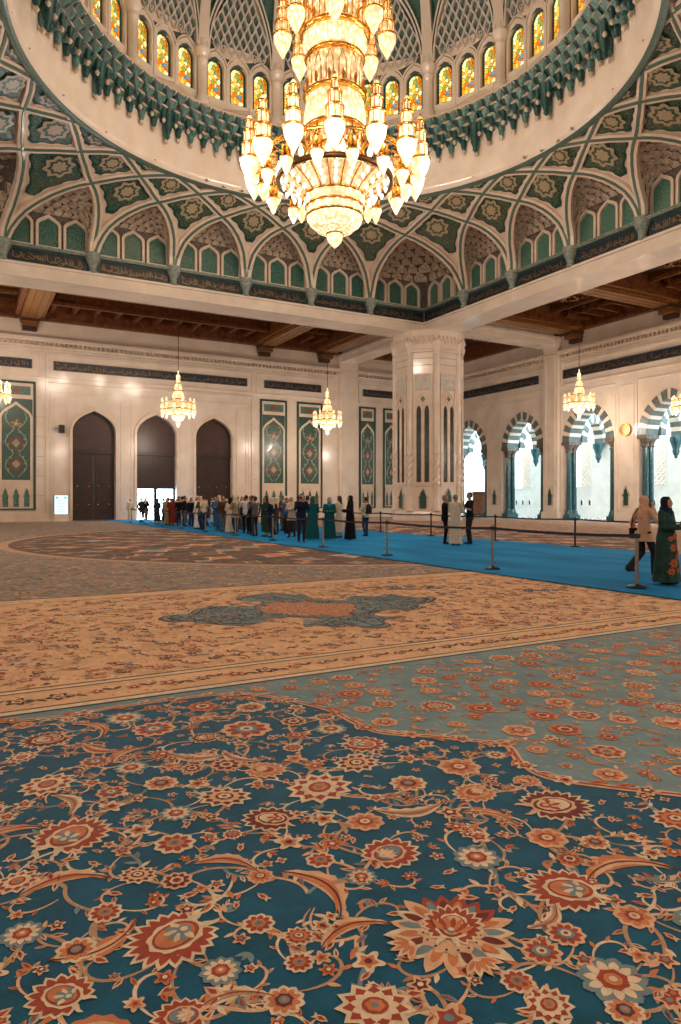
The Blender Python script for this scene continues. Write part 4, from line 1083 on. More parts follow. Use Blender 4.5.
# --- sage border field: blossoms in orange and cream
pl2 = []
tries = 0
while tries < 9000:
    tries += 1
    x, y = rr.uniform(-3.5, 10), rr.uniform(-.5, 5.5); d_ = rr.choice((.3, .24, .2, .15)) if tries < 2500 else rr.choice((.07, .09, .12))
    if inside((x, y), TEAL) or edge_dist((x, y), TEAL) < d_*.5+.05 or y > 5.55 - d_/2: continue
    if any((x-a)**2 + (y-b)**2 < (d_*.5+c+.03)**2 for a, b, c in pl2): continue
    pl2.append((x, y, d_/2)); a = rr.random()*6; p = rr.choice((('orange', 'red', 'peach', 'maroon'), ('peach', 'orange', 'red', 'cream'), ('gold', 'orange', 'cream', 'red'), ('peach', 'red', 'gold', 'blue')))
    if d_ > .24: (palmette if rr.random() < .6 else starflower)(x, y, d_/2, a, p, rr)
    elif d_ > .13: rosette(x, y, d_/2, a, p, rr, 7)
    else: tinyflower(x, y, d_/2, a, p)
for x, y, r in pl2:
    if r > .06: curl(x, y, rr.random()*6, rr.uniform(.08, .14), rr, rr.choice(('tan', 'orange', 'peach')), rr.choice((-1, 1)), True, 2)
    if rr.random() < .5: sazleaf(x + rr.uniform(-.2, .2), y + rr.uniform(-.2, .2), .18, rr.random()*6, rr, ('orange', 'peach', 'maroon'), 2) if not inside((x, y), [(a*.93, b*.95) for a, b in TEAL]) and y < 5.3 and edge_dist((x, y), TEAL) > .3 else None
# --- ochre stripe: thinly sown sprays; border row; medallion
MC = (4.43, 9.17)
def med_r(t_): 
    q = t_ + math.radians(20); return 1/math.sqrt((cos(q)/1.75)**2 + (sin(q)/1.35)**2)*(.84 + .2*cos(4*q) + .07*cos(12*q) + .03*cos(20*q))
MED = smooth_closed([(2.37, 9.21), (2.57, 9.46), (2.81, 9.42), (3.06, 9.78), (3.41, 9.91), (3.67, 9.66), (3.96, 9.72), (4.14, 10.08), (3.95, 10.19), (3.89, 10.47), (4.31, 10.76), (4.5, 10.79), (4.72, 10.89), (4.89, 10.44), (5.05, 10.49), (4.99, 9.86), (5.34, 9.54), (5.67, 9.88), (5.97, 9.65), (6.34, 9.78), (6.4, 9.27), (6.72, 9.1), (6.38, 8.73), (6.02, 8.58), (6.0, 8.37), (5.65, 8.25), (5.37, 8.4), (5.03, 8.2), (5.01, 7.97), (5.22, 7.77), (4.89, 7.73), (4.77, 7.38), (4.46, 7.32), (4.34, 7.62), (4.11, 7.59), (3.98, 7.82), (3.81, 7.83), (3.94, 8.08), (4.24, 8.18), (3.98, 8.5), (3.71, 8.55), (3.31, 8.27), (3.01, 8.36), (2.78, 8.68), (2.65, 8.88), (2.48, 8.89)], 4)
sc_ = lambda f: [(MC[0]+(x-MC[0])*f, MC[1]+(y-MC[1])*f) for x, y in MED]
P2(sc_(1.03), 'brown', 3); P2(MED, 'sage', 4); P2(sc_(.97), 'navy', 4.5); P2(sc_(.94), 'sage', 5)
IN = [(MC[0] + med_r(2*PI*k/60)*.56*(1+.08*cos(12*2*PI*k/60))*cos(2*PI*k/60), MC[1] + med_r(2*PI*k/60)*.56*(1+.08*cos(12*2*PI*k/60))*sin(2*PI*k/60)) for k in range(60)]
IN = smooth_closed([(4.05, 9.67), (4.36, 9.84), (4.52, 9.64), (4.72, 9.7), (4.87, 9.33), (5.29, 9.21), (5.05, 8.68), (4.57, 8.17), (4.38, 8.46), (4.13, 8.5), (3.96, 8.78), (3.72, 9.11)], 4); P2(IN, 'brown', 6); P2([(MC[0]+(x-MC[0])*.95, MC[1]+(y-MC[1])*.95) for x, y in IN], 'orange', 6.5)
for _ in range(2600):
    a = rr.random()*2*PI; x, y = rr.uniform(2.4, 6.6), rr.uniform(7.4, 10.7)
    if not inside((x, y), MED) or edge_dist((x, y), MED) < .05: continue
    if inside((x, y), IN): tinyflower(x, y, rr.uniform(.04, .08), a, rr.choice((('red', 'peach', 'orange', 'red'), ('gold', 'red', 'cream', 'red'))), 7, 5)
    else:
        if rr.random() < .5: tinyflower(x, y, rr.uniform(.03, .065), a, rr.choice((('navy', 'sage', 'navy', 'cream'), ('navy', 'peach', 'navy', 'cream'), ('brown', 'sage', 'orange', 'navy'))), 7, 6)
        else: leaf(x, y, .1, a, 'navy', None, 7)
for mx_, my_, n in ((7.35, 10.25, 1), (9.1, 8.9, .6), (-1.2, 9.2, 1.6)):
    for _ in range(int(26*n)):
        a, b = rr.uniform(-.75, .75)*n, rr.uniform(-.28, .28)*n; tinyflower(mx_+a, my_-a*.45+b, rr.uniform(.05, .11), rr.random()*6, ('navy', 'sage', 'navy', 'orange'), 3, 6)
cnt = 0
while cnt < 3600:
    x, y = rr.uniform(-5.5, 10), rr.uniform(6.4, 11.5); cnt += 1
    if inside((x, y), MED): continue
    k = rr.random(); a = rr.random()*6
    if k < .45: tinyflower(x, y, rr.uniform(.03, .075), a, rr.choice((('red', 'peach', 'orange', 'cream'), ('navy', 'gold', 'navy', 'cream'), ('orange', 'red', 'cream', 'red'), ('brown', 'peach', 'red', 'cream'))), 3)
    elif k < .6: ribbon2(bez((x, y), (x+.12*cos(a), y+.12*sin(a)), (x+.2*cos(a+1.4), y+.2*sin(a+1.4)), (x+.3*cos(a+.7), y+.3*sin(a+.7)), 6), .009, rr.choice(('tan', 'brown', 'orange', 'tan', 'navy')), 2.5)
    else:
        for q in (-.6, .5): leaf(x, y, rr.uniform(.07, .12), a+q, rr.choice(('orange', 'brown', 'tan', 'red', 'sage')), None, 3)
for x in [-5 + k*.3 for k in range(52)]:
    tinyflower(x, 5.98, .1 if int(x*10) % 2 else .07, x*3, rr.choice((('red', 'peach', 'red', 'cream'), ('navy', 'peach', 'red', 'cream'), ('orange', 'maroon', 'cream', 'red'))), 3); 
    for q in (.8, 2.3): leaf(x+.13, 5.98, .12, q + PI*(int(x*10) % 2), 'brown', None, 3)
# --- round star field under the dome
MR = 12.5
circp = lambda r, n=140, lob=0, amp=0: [(CX + r*(1+amp*cos(lob*2*PI*k/n))*cos(2*PI*k/n), CY + r*(1+amp*cos(lob*2*PI*k/n))*sin(2*PI*k/n)) for k in range(n)]
P2(circp(MR + .45), 'tan', 2); P2(circp(MR + .1), 'brown', 2.5); P2(circp(MR - .1), 'plum', 3)
for ri, (r_, n_, s_) in enumerate(((12.0, 56, .42), (11.0, 28, .7), (9.7, 28, .9), (8.3, 24, .75), (6.9, 20, .85), (5.4, 16, .8), (3.9, 12, .75), (2.4, 8, .7), (.01, 1, 1.3))):
    for k in range(n_):
        a = 2*PI*(k + (.5 if ri % 2 else 0))/n_; x, y = CX + r_*cos(a), CY + r_*sin(a); T = Tf(x, y, a, s_)
        P2([T(u, v) for u, v in ((-1, 0), (-.35, .3), (0, .75), (.35, .3), (1, 0), (.35, -.3), (0, -.75), (-.35, -.3))], ('peach', 'tan', 'gold')[(k+ri) % 3], 4)
        P2([T(u*.6, v*.6) for u, v in ((-1, 0), (0, .7), (1, 0), (0, -.7))], ('brown', 'orange', 'sage')[(k+2*ri) % 3], 5)
        if ri and ri < 8:
            a2 = 2*PI*(k+.5 + (.5 if ri % 2 else 0))/n_; T = Tf(CX + (r_+.1)*cos(a2), CY + (r_+.1)*sin(a2), a2, s_*.8); P2([T(u, v) for u, v in ((-.9, 0), (-.2, .5), (.9, 0), (-.2, -.5))], ('navy', 'brown', 'maroon')[(k+ri) % 3], 3.5)
for _ in range(900):                                             # loose sprays on the grey ground about it
    x, y = rr.uniform(-8, 10), rr.uniform(12.3, 30)
    if math.hypot(x-CX, y-CY) < MR+.6: continue
    tinyflower(x, y, rr.uniform(.1, .2), rr.random()*6, rr.choice((('tan', 'brown', 'peach', 'red'), ('sage', 'tan', 'brown', 'cream'), ('peach', 'maroon', 'tan', 'red'))), 3)
for _ in range(700):
    x, y = rr.uniform(18.6, 36), rr.uniform(13, 50); tinyflower(x, y, rr.uniform(.12, .3), rr.random()*6, rr.choice((('tan', 'red', 'peach', 'red'), ('sage', 'peach', 'red', 'cream'), ('peach', 'maroon', 'cream', 'red'))), 3, 6)
carpet = cp.build('patterned_carpet', [WOOL[c] for c in CM]); tag(carpet, 'vast patterned wool carpet with teal, sage and ochre floral fields covering the hall floor', 'carpet')

# --- blue protective runner along the visitors' way
t = NT('blue_runner_felt'); b = t.bsdf(Roughness=.9); b.inputs['Specular IOR Level'].default_value = .15
nz = t.n('ShaderNodeTexNoise'); nz.inputs['Scale'].default_value = .9; nz.inputs['Detail'].default_value = 6; t.l(t.coord((1, .35, 1)), nz.inputs['Vector'])
t.l(t.ramp(nz.outputs['Fac'], [(.35, hexc('0a74ae')), (.65, hexc('1890cf'))]), b.inputs['Base Color']); n2 = t.n('ShaderNodeTexNoise'); n2.inputs['Scale'].default_value = 180; t.l(t.coord(), n2.inputs['Vector']); t.bump(n2.outputs['Fac'], b, .3, .01)
mb = MB(); rows = []; r2 = random.Random(4)
X0, X1 = 9.95, 18.25
for i in range(121):
    y = -2 + 58.4*i/120; rows.append([(X0 + (X1-X0)*j/40, y, .036 + .01*max(0, sin(y*.7 + .5*sin((X0+8*j/40)*.9) + j*.16))**6*(0 if j in (0, 40) else 1)) for j in range(41)])
mb.grid(rows, 0, True)
for a in (X0, X1): mb.add([(a, -2, .027), (a, 56.4, .027), (a, 56.4, .036), (a, -2, .036)], [(0, 1, 2, 3)])
mb.add([(X0, -2, .027), (X1, -2, .027), (X1, -2, .036), (X0, -2, .036)], [(0, 1, 2, 3)]); mb.add([(X0, -2, .027), (X1, -2, .027), (X1, 56.4, .027), (X0, 56.4, .027)], [(0, 1, 2, 3)])
runner = mb.build('carpet_runner', t.mat); tag(runner, 'wide bright blue runner laid over the patterned carpet for visitors', 'carpet runner')
# ================================================================== the great pillar
PX, PY, PR = 31.95, 43.75, 2.5
def pillar():
    root = struct(empty('pillar', (PX, PY, .03)))
    A = PR                                   # distance of the eight faces from the axis
    def octo(r, ch=.32):
        """octagon with a rounded shaft-like corner"""
        pts = []
        for k in range(8):
            a = PI/4*k; hw = r*math.tan(PI/8) - ch
            for s in (-1, 1): pts.append((r*cos(a) - s*hw*sin(a), r*sin(a) + s*hw*cos(a)))
        return pts
    mb = MB()
    prof = [(A+.2, 0), (A+.2, .45), (A+.1, .55), (A+.05, .7), (A, .75), (A, 12.6)]
    mb.grid([[(x, y, z) for x, y in octo(r)] for r, z in prof], 0, False, True)
    mb.build('shaft', M['marble'], root)
    mb = MB(); prof = [(A+.02, 12.55), (A+.14, 12.6), (A+.14, 12.75), (A+.05, 12.85), (A+.05, 13.2), (A+.14, 13.5), (A+.24, 13.8), (A+.24, ZB)]
    mb.grid([[(x, y, z) for x, y in octo(r)] for r, z in prof], 0, False, True); mb.poly([(x, y, ZB) for x, y in octo(A+.24)])
    for k in range(8):                       # small stalactites under the capital
        a = PI/4*k
        for tier in range(2):
            for q in range(-3, 4):
                u = (q + .5*tier)*.34
                if abs(u) > 1.05: continue
                r = A + .06 + .1*tier; z = 13.15 + .28*tier; c = (r*cos(a) - u*sin(a), r*sin(a) + u*cos(a), 0)
                mb.lathe([(.01, z), (.1, z+.1), (.15, z+.24), (.16, z+.32)], 8, c, 1)
    mb.build('capital', [M['marble'], M['marble_warm']], root)
    for k in range(8):                       # corner shafts with twisted carving near the foot
        a = PI/4*(k+.5); r = A/cos(PI/8) - .16; c = (r*cos(a), r*sin(a), 0); mb = MB()
        mb.lathe([(.34, .75), (.36, .95), (.27, 1.05), (.27, 2.75), (.31, 2.8), (.27, 2.86)], 14, c)
        rows = []
        for i in range(29):
            z = 2.86 + 2.1*i/28; rows.append([(c[0] + (.26+.05*cos(3*(b-z*4.2)))*cos(b), c[1] + (.26+.05*cos(3*(b-z*4.2)))*sin(b), z) for b in [2*PI*j/24 for j in range(24)]])
        mb.grid(rows, 0, True, True)
        mb.lathe([(.27, 4.96), (.31, 5.0), (.27, 5.06), (.27, 12.3), (.33, 12.4), (.27, 12.5), (.27, 12.7), (.36, 13.0), (.42, 13.3)], 14, c)
        mb.build('corner_shaft', M['marble'], root)
    for k in range(8):                       # each face: tall twin-lancet recess and a small niche
        a = PI/4*k; T = lambda p, a=a: ((A - p[1])*cos(a) - p[0]*sin(a), (A - p[1])*sin(a) + p[0]*cos(a), p[2])
        mb = MB(); mb.frame(T, rect(-.72, .72, 2.6, 11.0), rect(-.6, .6, 2.72, 10.88), -.002, -.09)
        mb.extrude(T, rect(-.6, .6, 9.75, 10.88), -.06, 0, 1)
        # tracery: two lancets under a quatrefoil
        mb.frame(T, door_shape(0, 1.2, 2.72, 8.75, 9.75, n=8), door_shape(0, 1.02, 2.8, 8.7, 9.55, n=8), 0, -.08)
        mb.obox(T, -.06, .06, -.1, 0, 2.72, 8.7)
        for s in (-1, 1): mb.frame(T, door_shape(s*.3, .5, 2.8, 8.2, 8.8, n=8), door_shape(s*.3, .36, 2.9, 8.15, 8.62, n=8), 0, -.09)
        mb.frame(T, [(.24*cos(q*PI/12)*(1+.18*cos(4*q*PI/12)), 9.08+.3*sin(q*PI/12)*(1+.18*cos(4*q*PI/12))) for q in range(24)], [(.15*cos(q*PI/12)*(1+.18*cos(4*q*PI/12)), 9.08+.2*sin(q*PI/12)*(1+.18*cos(4*q*PI/12))) for q in range(24)], 0, -.1)
        f = mb.build('lancet_tracery', [M['marble_warm'], M['lattice']], root)
        mb = MB()
        for s in (-1, 1): mb.poly([T((x, -.02, z)) for x, z in door_shape(s*.3, .4, 2.85, 8.15, 8.65, n=8)])
        mb.poly([T((.2*cos(q*PI/8), -.03, 9.08+.26*sin(q*PI/8))) for q in range(16)], 1)
        mb.build('dark_glass', [M['slot'], M['niche']], f)
        mb = MB(); bottle_niche(mb, T, 0, .85, 1.65, .74, 1, 0); mb.build('pillar_niche', [M['carved'], M['niche_dark']], root)
        mb = MB()
        for z in (11.6, 12.1): mb.obox(T, -.85, .85, -.015, 0, z, z+.04)
        mb.build('stone_joint', M['groove'], root)
    return root
M['slot'] = m_noise('dark_slot_glass', hexc('1d2322'), hexc('333b38'), 3, .2)
M['niche_dark'] = m_noise('dark_green_tile', hexc('14342f'), hexc('23524a'), 7, .35)
pillar()

# ================================================================== chandeliers
M['glow'] = m_crystal('lit_crystal', (1, .45, .1, 1), (1, .74, .38, 1), .3, 1.8, 7)
M['glow_hot'] = m_crystal('bright_crystal', (1, .6, .22, 1), (1, .86, .58, 1), .7, 2.2, 7)
M['glow_amber'] = m_crystal('amber_crystal', (1, .32, .05, 1), (1, .62, .25, 1), .2, 1.5, 10)
M['bulb'] = m_emit('lamp_bulb', (1, .8, .55, 1), 3.0)
M['rod'] = m_noise('bronze_rod', hexc('5a4026'), hexc('7a5a36'), 8, .4, metal=.8)
def lantern(s, parent, a, r, zb):
    """minaret lantern: finial, three glazed tiers between gilt rings, drop-shaped bowl"""
    root = empty('lantern', (r*cos(a), r*sin(a), zb), a, parent)
    mb = MB(); P = lambda L: [(x*s, z*s) for x, z in L]
    mb.lathe(P([(.02, 0), (.06, .06), (.1, .14), (.24, .42), (.36, .66), (.41, .86), (.42, 1.0)]), 14); mb.build('bowl', M['glow_hot'], root)
    mb = MB()
    for r0, r1, z0, z1 in ((.33, .31, 1.14, 1.6), (.25, .23, 1.72, 2.16), (.17, .15, 2.26, 2.6)): mb.lathe(P([(r0, z0), (r1, z1)]), 12, caps=False)
    mb.lathe(P([(.14, 2.66), (.15, 2.74), (.09, 2.86), (.03, 2.94)]), 10); mb.build('glazed_tier', M['glow'], root)
    mb = MB()
    for rr_, z in ((.44, 1.0), (.36, 1.6), (.28, 2.16), (.19, 2.6)):
        mb.lathe(P([(rr_-.03, z), (rr_+.02, z+.02), (rr_+.03, z+.06), (rr_, z+.1), (rr_-.06, z+.13)]), 14)
    for rr_, z0, z1 in ((.335, 1.14, 1.6), (.255, 1.72, 2.16), (.175, 2.26, 2.6)):
        for k in range(8):
            b = 2*PI*k/8; mb.tube([(rr_*s*cos(b), rr_*s*sin(b), z0*s), (rr_*s*cos(b), rr_*s*sin(b), z1*s)], .018*s, 4)
    mb.lathe(P([(.03, 2.92), (.05, 2.98), (.015, 3.04), (.01, 3.2)]), 8); mb.build('gilt_ring', M['gold'], root)
    return root
def main_chandelier():
    root = tag(empty('chandelier', (CX, CY, 12.37)), 'huge gilt and crystal chandelier with rings of lit lanterns hanging under the dome', 'chandelier')
    z0 = 12.37; P = lambda L: [(r, z-z0) for r, z in L]
    mb = MB(); mb.lathe(P([(.03, 12.37), (.12, 12.45), (.28, 12.62), (.34, 12.8), (.34, 12.95), (.5, 13.0), (.8, 13.12), (1.1, 13.4), (1.2, 13.62)]), 32); mb.build('lowest_bowl', M['glow_hot'], root)
    mb = MB(); mb.lathe(P([(1.22, 13.7), (1.18, 13.95), (1.24, 14.15), (1.3, 14.45)]), 32, caps=False, lobes=16, amp=.03); mb.build('fluted_band', M['glow'], root)
    mb = MB()
    for rr_, z in ((.37, 12.93), (1.24, 13.62), (1.32, 14.45), (1.26, 14.02)): mb.lathe(P([(rr_-.04, z), (rr_+.03, z+.02), (rr_+.03, z+.08), (rr_-.05, z+.1)]), 32)
    mb.build('gilt_ring', M['gold'], root)
    mb = MB(); n = 20                                            # basket of crystal between bowl and hoop
    mb.lathe(P([(1.28, 14.5), (1.45, 14.75), (1.8, 14.98), (2.2, 15.12)]), 40, caps=False, lobes=20, amp=.02); mb.lathe(P([(1.05, 14.7), (1.5, 15.3)]), 24, caps=False); mb.build('crystal_basket', M['glow_amber'], root)
    for k in range(n):
        a = 2*PI*k/n; mb = MB(); mb.tube([((1.3+q*.95)*cos(a), (1.3+q*.95)*sin(a), 14.48 - z0 + .62*q**.7) for q in [i/6 for i in range(7)]], .035, 5)
        for q in (.3, .62, .92):
            c = ((1.3+q*.95)*cos(a+.157), (1.3+q*.95)*sin(a+.157), 14.30-z0+.62*q**.7); mb.lathe([(.01, -.12), (.07, -.02), (.09, .06), (.05, .14)], 8, c, 1)
        mb.build('basket_arm', [M['gold'], M['bulb']], root)
    mb = MB(); mb.lathe(P([(2.34, 15.08), (2.46, 15.06), (2.52, 15.14), (2.5, 15.26), (2.38, 15.3)]), 56, caps=False); mb.lathe(P([(2.36, 15.3), (2.34, 15.08)]), 56, caps=False); mb.build('hoop', M['rod'], root)
    n = 26
    for k in range(n):
        a = 2*PI*k/n; c = (2.42*cos(a), 2.42*sin(a), 0); mb = MB(); mb.lathe(P([(.03, 15.28), (.1, 15.36), (.13, 15.5), (.06, 15.66), (.02, 15.8)]), 8, c); mb.build('hoop_light', M['bulb'], root)
    # body: tiers of crystal with gilt rings and little windows
    tiers = [(1.35, 1.15, 15.3, 16.3), (1.1, 1.25, 16.45, 17.2), (1.3, 1.2, 17.35, 18.7), (1.12, 1.15, 18.85, 20.3), (1.2, 1.35, 20.45, 21.3), (1.3, 1.15, 21.45, 22.8), (1.05, .95, 22.95, 24.3), (.85, .7, 24.45, 25.4), (.55, .4, 25.5, 26.4)]
    for i, (r0, r1, za, zb) in enumerate(tiers):
        mb = MB(); mid = (r0+r1)/2*1.04; mb.lathe(P([(r0*.9, za), (r0, za+.08), (mid, (za+zb)/2), (r1, zb-.08), (r1*.9, zb)]), 36, lobes=12 if i % 2 == 0 else 0, amp=.025)
        b = mb.build('crystal_tier', M['glow'] if i % 2 else M['glow_hot'], root)
        mb = MB(); mb.lathe(P([(r1*.86, zb-.02), (r1+.1, zb+.0), (r1+.16, zb+.07), (r1+.1, zb+.15), (r1*.85, zb+.18)]), 36)
        nn = 14
        for k in range(nn):
            a = 2*PI*k/nn
            if i % 2: 
                rr_ = max(r0, r1)*1.03
                pts = [(rr_*cos(a+dx), rr_*sin(a+dx), z-z0) for dx, z in ((-.13, za+.15), (-.13, za+(zb-za)*.6), (0, zb-.12), (.13, za+(zb-za)*.6), (.13, za+.15))]; mb.tube(pts, .03, 4)
            else:
                mb.lathe([(.01, 0), (.06, .08), (.05, .16), (.09, .28), (.02, .5)], 6, ((r1+.1)*cos(a), (r1+.1)*sin(a), zb+.12-z0))
        mb.build('gilt_gallery', M['gold'], b)
    N = 14; a0 = math.atan2(-CY, -CX)                           # outer ring of lanterns, one facing the entrance
    proto = None
    for k in range(N):
        a = a0 + 2*PI*k/N
        if proto is None: proto = l0 = lantern(.97, root, a, 3.63, 14.75 - z0)
        else:
            l = copy_tree(proto, root); l.location = (3.63*cos(a), 3.63*sin(a), 14.75-z0); l.rotation_euler = (0, 0, a)
        mb = MB(); mb.tube([((1.2 + 2.1*q)*cos(a), (1.2 + 2.1*q)*sin(a), 16.0 - z0 + .5*sin(PI*q) - .35*q) for q in [i/8 for i in range(9)]], .05, 6); mb.tube([((1.2+2.0*q)*cos(a), (1.2+2.0*q)*sin(a), 15.2-z0+.55*q) for q in (0, .5, 1)], .035, 5)
        mb.build('lantern_arm', M['gold'], root)
        a2 = a + PI/N; c = (3.05*cos(a2), 3.05*sin(a2), 0); mb = MB()
        mb.lathe(P([(.02, 14.35), (.1, 14.5), (.24, 14.85), (.27, 15.0)]), 10, c, 1); mb.lathe(P([(.29, 15.0), (.29, 15.06), (.2, 15.1), (.19, 15.5), (.23, 15.54), (.14, 15.6), (.05, 15.95), (.02, 16.2)]), 10, c, 0)
        mb.build('small_lantern', [M['gold'], M['glow_hot']], root)
    mb = MB(); mb.lathe(P([(3.3, 15.72), (3.38, 15.7), (3.4, 15.8), (3.3, 15.82)]), 56, caps=False); mb.build('outer_hoop', M['gold'], root)
    for k in range(8):
        a = a0 + 2*PI*k/8; l = copy_tree(proto, root); l.location = (2.23*cos(a), 2.23*sin(a), 20.45-z0); l.rotation_euler = (0, 0, a); l.scale = (.95,)*3
        mb = MB(); mb.tube([((1.1+.95*q)*cos(a), (1.1+.95*q)*sin(a), 21.6-z0+.3*sin(PI*q)) for q in [i/6 for i in range(7)]], .045, 6); mb.build('lantern_arm', M['gold'], root)
        a2 = a + PI/8; l = copy_tree(proto, root); l.location = (2.0*cos(a2), 2.0*sin(a2), 22.2-z0); l.rotation_euler = (0, 0, a2); l.scale = (.75,)*3
        mb = MB(); mb.tube([((.9+.9*q)*cos(a2), (.9+.9*q)*sin(a2), 23.2-z0+.25*sin(PI*q)) for q in [i/6 for i in range(7)]], .04, 6); mb.build('lantern_arm', M['gold'], root)
    mb = MB(); mb.tube([(0, 0, 26.3-z0), (0, 0, 39.3-z0)], .09, 10); mb.build('hanging_rod', M['rod'], root)
    return root
main_chandelier()

def side_chandelier():
    root = empty('side_chandelier', (0, 0, 0)); mb = MB()       # origin at the lowest drop
    mb.lathe([(.02, 0), (.1, .1), (.2, .3), (.12, .38), (.34, .5), (.5, .75), (.52, .85)], 18); mb.build('lower_drop', M['glow_hot'], root)
    mb = MB(); mb.lathe([(.6, .9), (.95, 1.15), (1.0, 1.3), (.9, 1.32)], 28, caps=False); mb.lathe([(.85, 1.36), (.7, 1.9), (.5, 2.0)], 24, caps=False); mb.build('crystal_basket', M['glow'], root)
    mb = MB()
    for r, z in ((.56, .85), (1.02, 1.28), (.52, 2.0), (.34, 2.65), (.24, 3.2)): mb.lathe([(r-.05, z), (r+.02, z+.02), (r+.02, z+.07), (r-.06, z+.1)], 24)
    mb.build('gilt_ring', M['gold'], root)
    mb = MB(); mb.lathe([(.46, 2.05), (.42, 2.4), (.32, 2.65), (.3, 2.7), (.27, 2.98), (.22, 3.2), (.19, 3.28), (.14, 3.7), (.17, 3.78), (.05, 4.0), (.02, 4.3)], 16); mb.build('spire', M['glow_hot'], root)
    for k in range(12):
        a = 2*PI*k/12; c = (1.2*cos(a), 1.2*sin(a), 0); mb = MB()
        mb.lathe([(.02, .72), (.08, .8), (.15, 1.1), (.15, 1.22)], 8, c, 0); mb.lathe([(.12, 1.3), (.11, 1.72)], 8, c, 0); mb.lathe([(.09, 1.78), (.1, 1.95), (.02, 2.12)], 8, c, 0)
        mb.lathe([(.17, 1.22), (.18, 1.27), (.1, 1.3)], 8, c, 1); mb.lathe([(.14, 1.72), (.14, 1.76), (.08, 1.78)], 8, c, 1)
        mb.tube([(.9*cos(a), .9*sin(a), 1.28), (1.1*cos(a), 1.1*sin(a), 1.24)], .03, 5, 1); mb.build('lantern', [M['glow_hot'], M['gold']], root)
    mb = MB(); mb.tube([(0, 0, 4.2), (0, 0, 9.6)], .03, 6); mb.build('hanging_rod', M['rod'], root)
    return root
sc0 = side_chandelier(); first = True
for x, y, zb, sc_l, lab in ((14.3, 51, 7.05, 1, 'lit crystal chandelier hanging in front of the three brown doors'), (26.9, 51, 7.05, .93, 'lit crystal chandelier hanging before the teal tile panels at the far wall'),
                  (1.7, 51, 7.3, 1, 'lit crystal chandelier cut by the picture edge, before the tile panel by the lit screen'), (40.5, 36.5, 7.7, .87, 'lit crystal chandelier hanging before the striped arches, close to the great pillar'),
                  (40.5, 27.5, 6.4, .87, 'lit crystal chandelier cut by the picture edge, beyond the round gold emblem')):
    o = sc0 if first else copy_tree(sc0); first = False
    o.location = (x, y, zb); o.scale = (sc_l,)*3; tag(o, lab, 'chandelier', 'small side aisle chandeliers')
# ================================================================== things along the walls
# lit notice screen
root = tag(empty('notice_screen', (6.68, 55.6, 0)), 'upright lit white notice screen on a beige foot by the first brown door', 'screen')
mb = MB(); mb.box(-.52, .52, -.2, .2, 0, .1); mb.box(-.5, .5, -.16, .16, .1, .48); mb.build('foot', M['marble_warm'], root)
mb = MB(); mb.box(-.53, .53, -.12, .12, .48, 2.0); b = mb.build('casing', M['steel'], root)
mb = MB(); mb.add([(-.47, -.125, .53), (.47, -.125, .53), (.47, -.125, 1.95), (-.47, -.125, 1.95)], [(0,1,2,3)]); mb.build('lit_face', m_emit('screen_light', (.72, .95, 1, 1), 1.35), b)
mb = MB()
for k in range(5): mb.box(-.3+.03*(k%2), .3-.08*(k%3), -.128, -.126, 1.5-.2*k, 1.53-.2*k)
mb.box(-.38, -.2, -.128, -.126, 1.7, 1.86); mb.box(.2, .38, -.128, -.126, 1.7, 1.86)
mb.build('printed_lines', m_emit('screen_print', (.45, .75, .85, 1), .75), b)
# loudspeaker on the wall
root = tag(empty('wall_speaker', (6.85, 56.9, 7.05)), 'small black loudspeaker bracketed to the marble beside the first door arch', 'loudspeaker')
mb = MB(); mb.box(-.2, .2, -.42, -.12, -.3, .3); mb.box(-.17, .17, -.45, -.42, -.27, .27); mb.build('cabinet', M['black'], root)
mb = MB(); mb.box(-.04, .04, -.14, -.002, -.06, .06); mb.box(-.55, -.2, -.2, -.16, -.02, .02); mb.build('bracket', M['black'], root)
# round gold emblem on the pier
root = tag(empty('wall_clock', (43.93, 35.15, 6.9)), 'round gold-rimmed emblem like a clock on the marble pier between two arches', 'clock')
T = lambda p: (-p[1], p[0], p[2])
mb = MB(); n = 36; ci = lambda r: [(r*cos(2*PI*k/n), r*sin(2*PI*k/n)) for k in range(n)]
mb.frame(T, ci(.47), ci(.36), 0, .1); mb.frame(T, ci(.3), ci(.26), 0, .08); mb.build('gold_rim', M['gold'], root)
mb = MB(); mb.poly([T((a, .04, z)) for a, z in ci(.37)]); mb.build('face', M['marble_warm'], root)
mb = MB()
for k in range(12):
    a = PI/6*k; mb.poly([T((r*cos(a+d), .05, r*sin(a+d))) for r, d in ((.3, 0), (.345, .05), (.36, 0), (.345, -.05))])
mb.poly([T((x, .06, z)) for x, z in ((-.14, -.08), (0, .18), (.14, -.08), (0, -.02))]); mb.build('mark', M['gold'], root)
# dark wooden cabinet in the corridor
root = tag(empty('wooden_cabinet', (46.3, 54.3, .02), -.95), 'brown wooden double-door cabinet standing in the arch beside the great pillar', 'cabinet')
mb = MB(); mb.box(-.85, .85, -.35, .35, 0, .12); mb.box(-.82, .82, -.33, .33, .12, 2.3); mb.box(-.9, .9, -.4, .4, 2.3, 2.42); mb.build('body', M['door_panel'], root)
for s in (-1, 1):
    mb = MB(); a, b = sorted((.02*s, .78*s)); mb.box(a, b, -.37, -.33, .18, 2.25)
    W_ = lambda p: p
    for z0, z1 in ((.25, 1.1), (1.2, 2.18)): mb.frame(W_, rect(a+.06, b-.06, z0, z1), rect(a+.14, b-.14, z0+.08, z1-.08), -.37, -.4)
    d = mb.build('door', M['wood_beam'], root)
    mb = MB(); mb.lathe([(.0, -.04), (.035, -.02), (.035, .02), (0, .04)], 8, (s*.09, -.41, 1.2)); mb.build('door_knob', M['brass'], d)

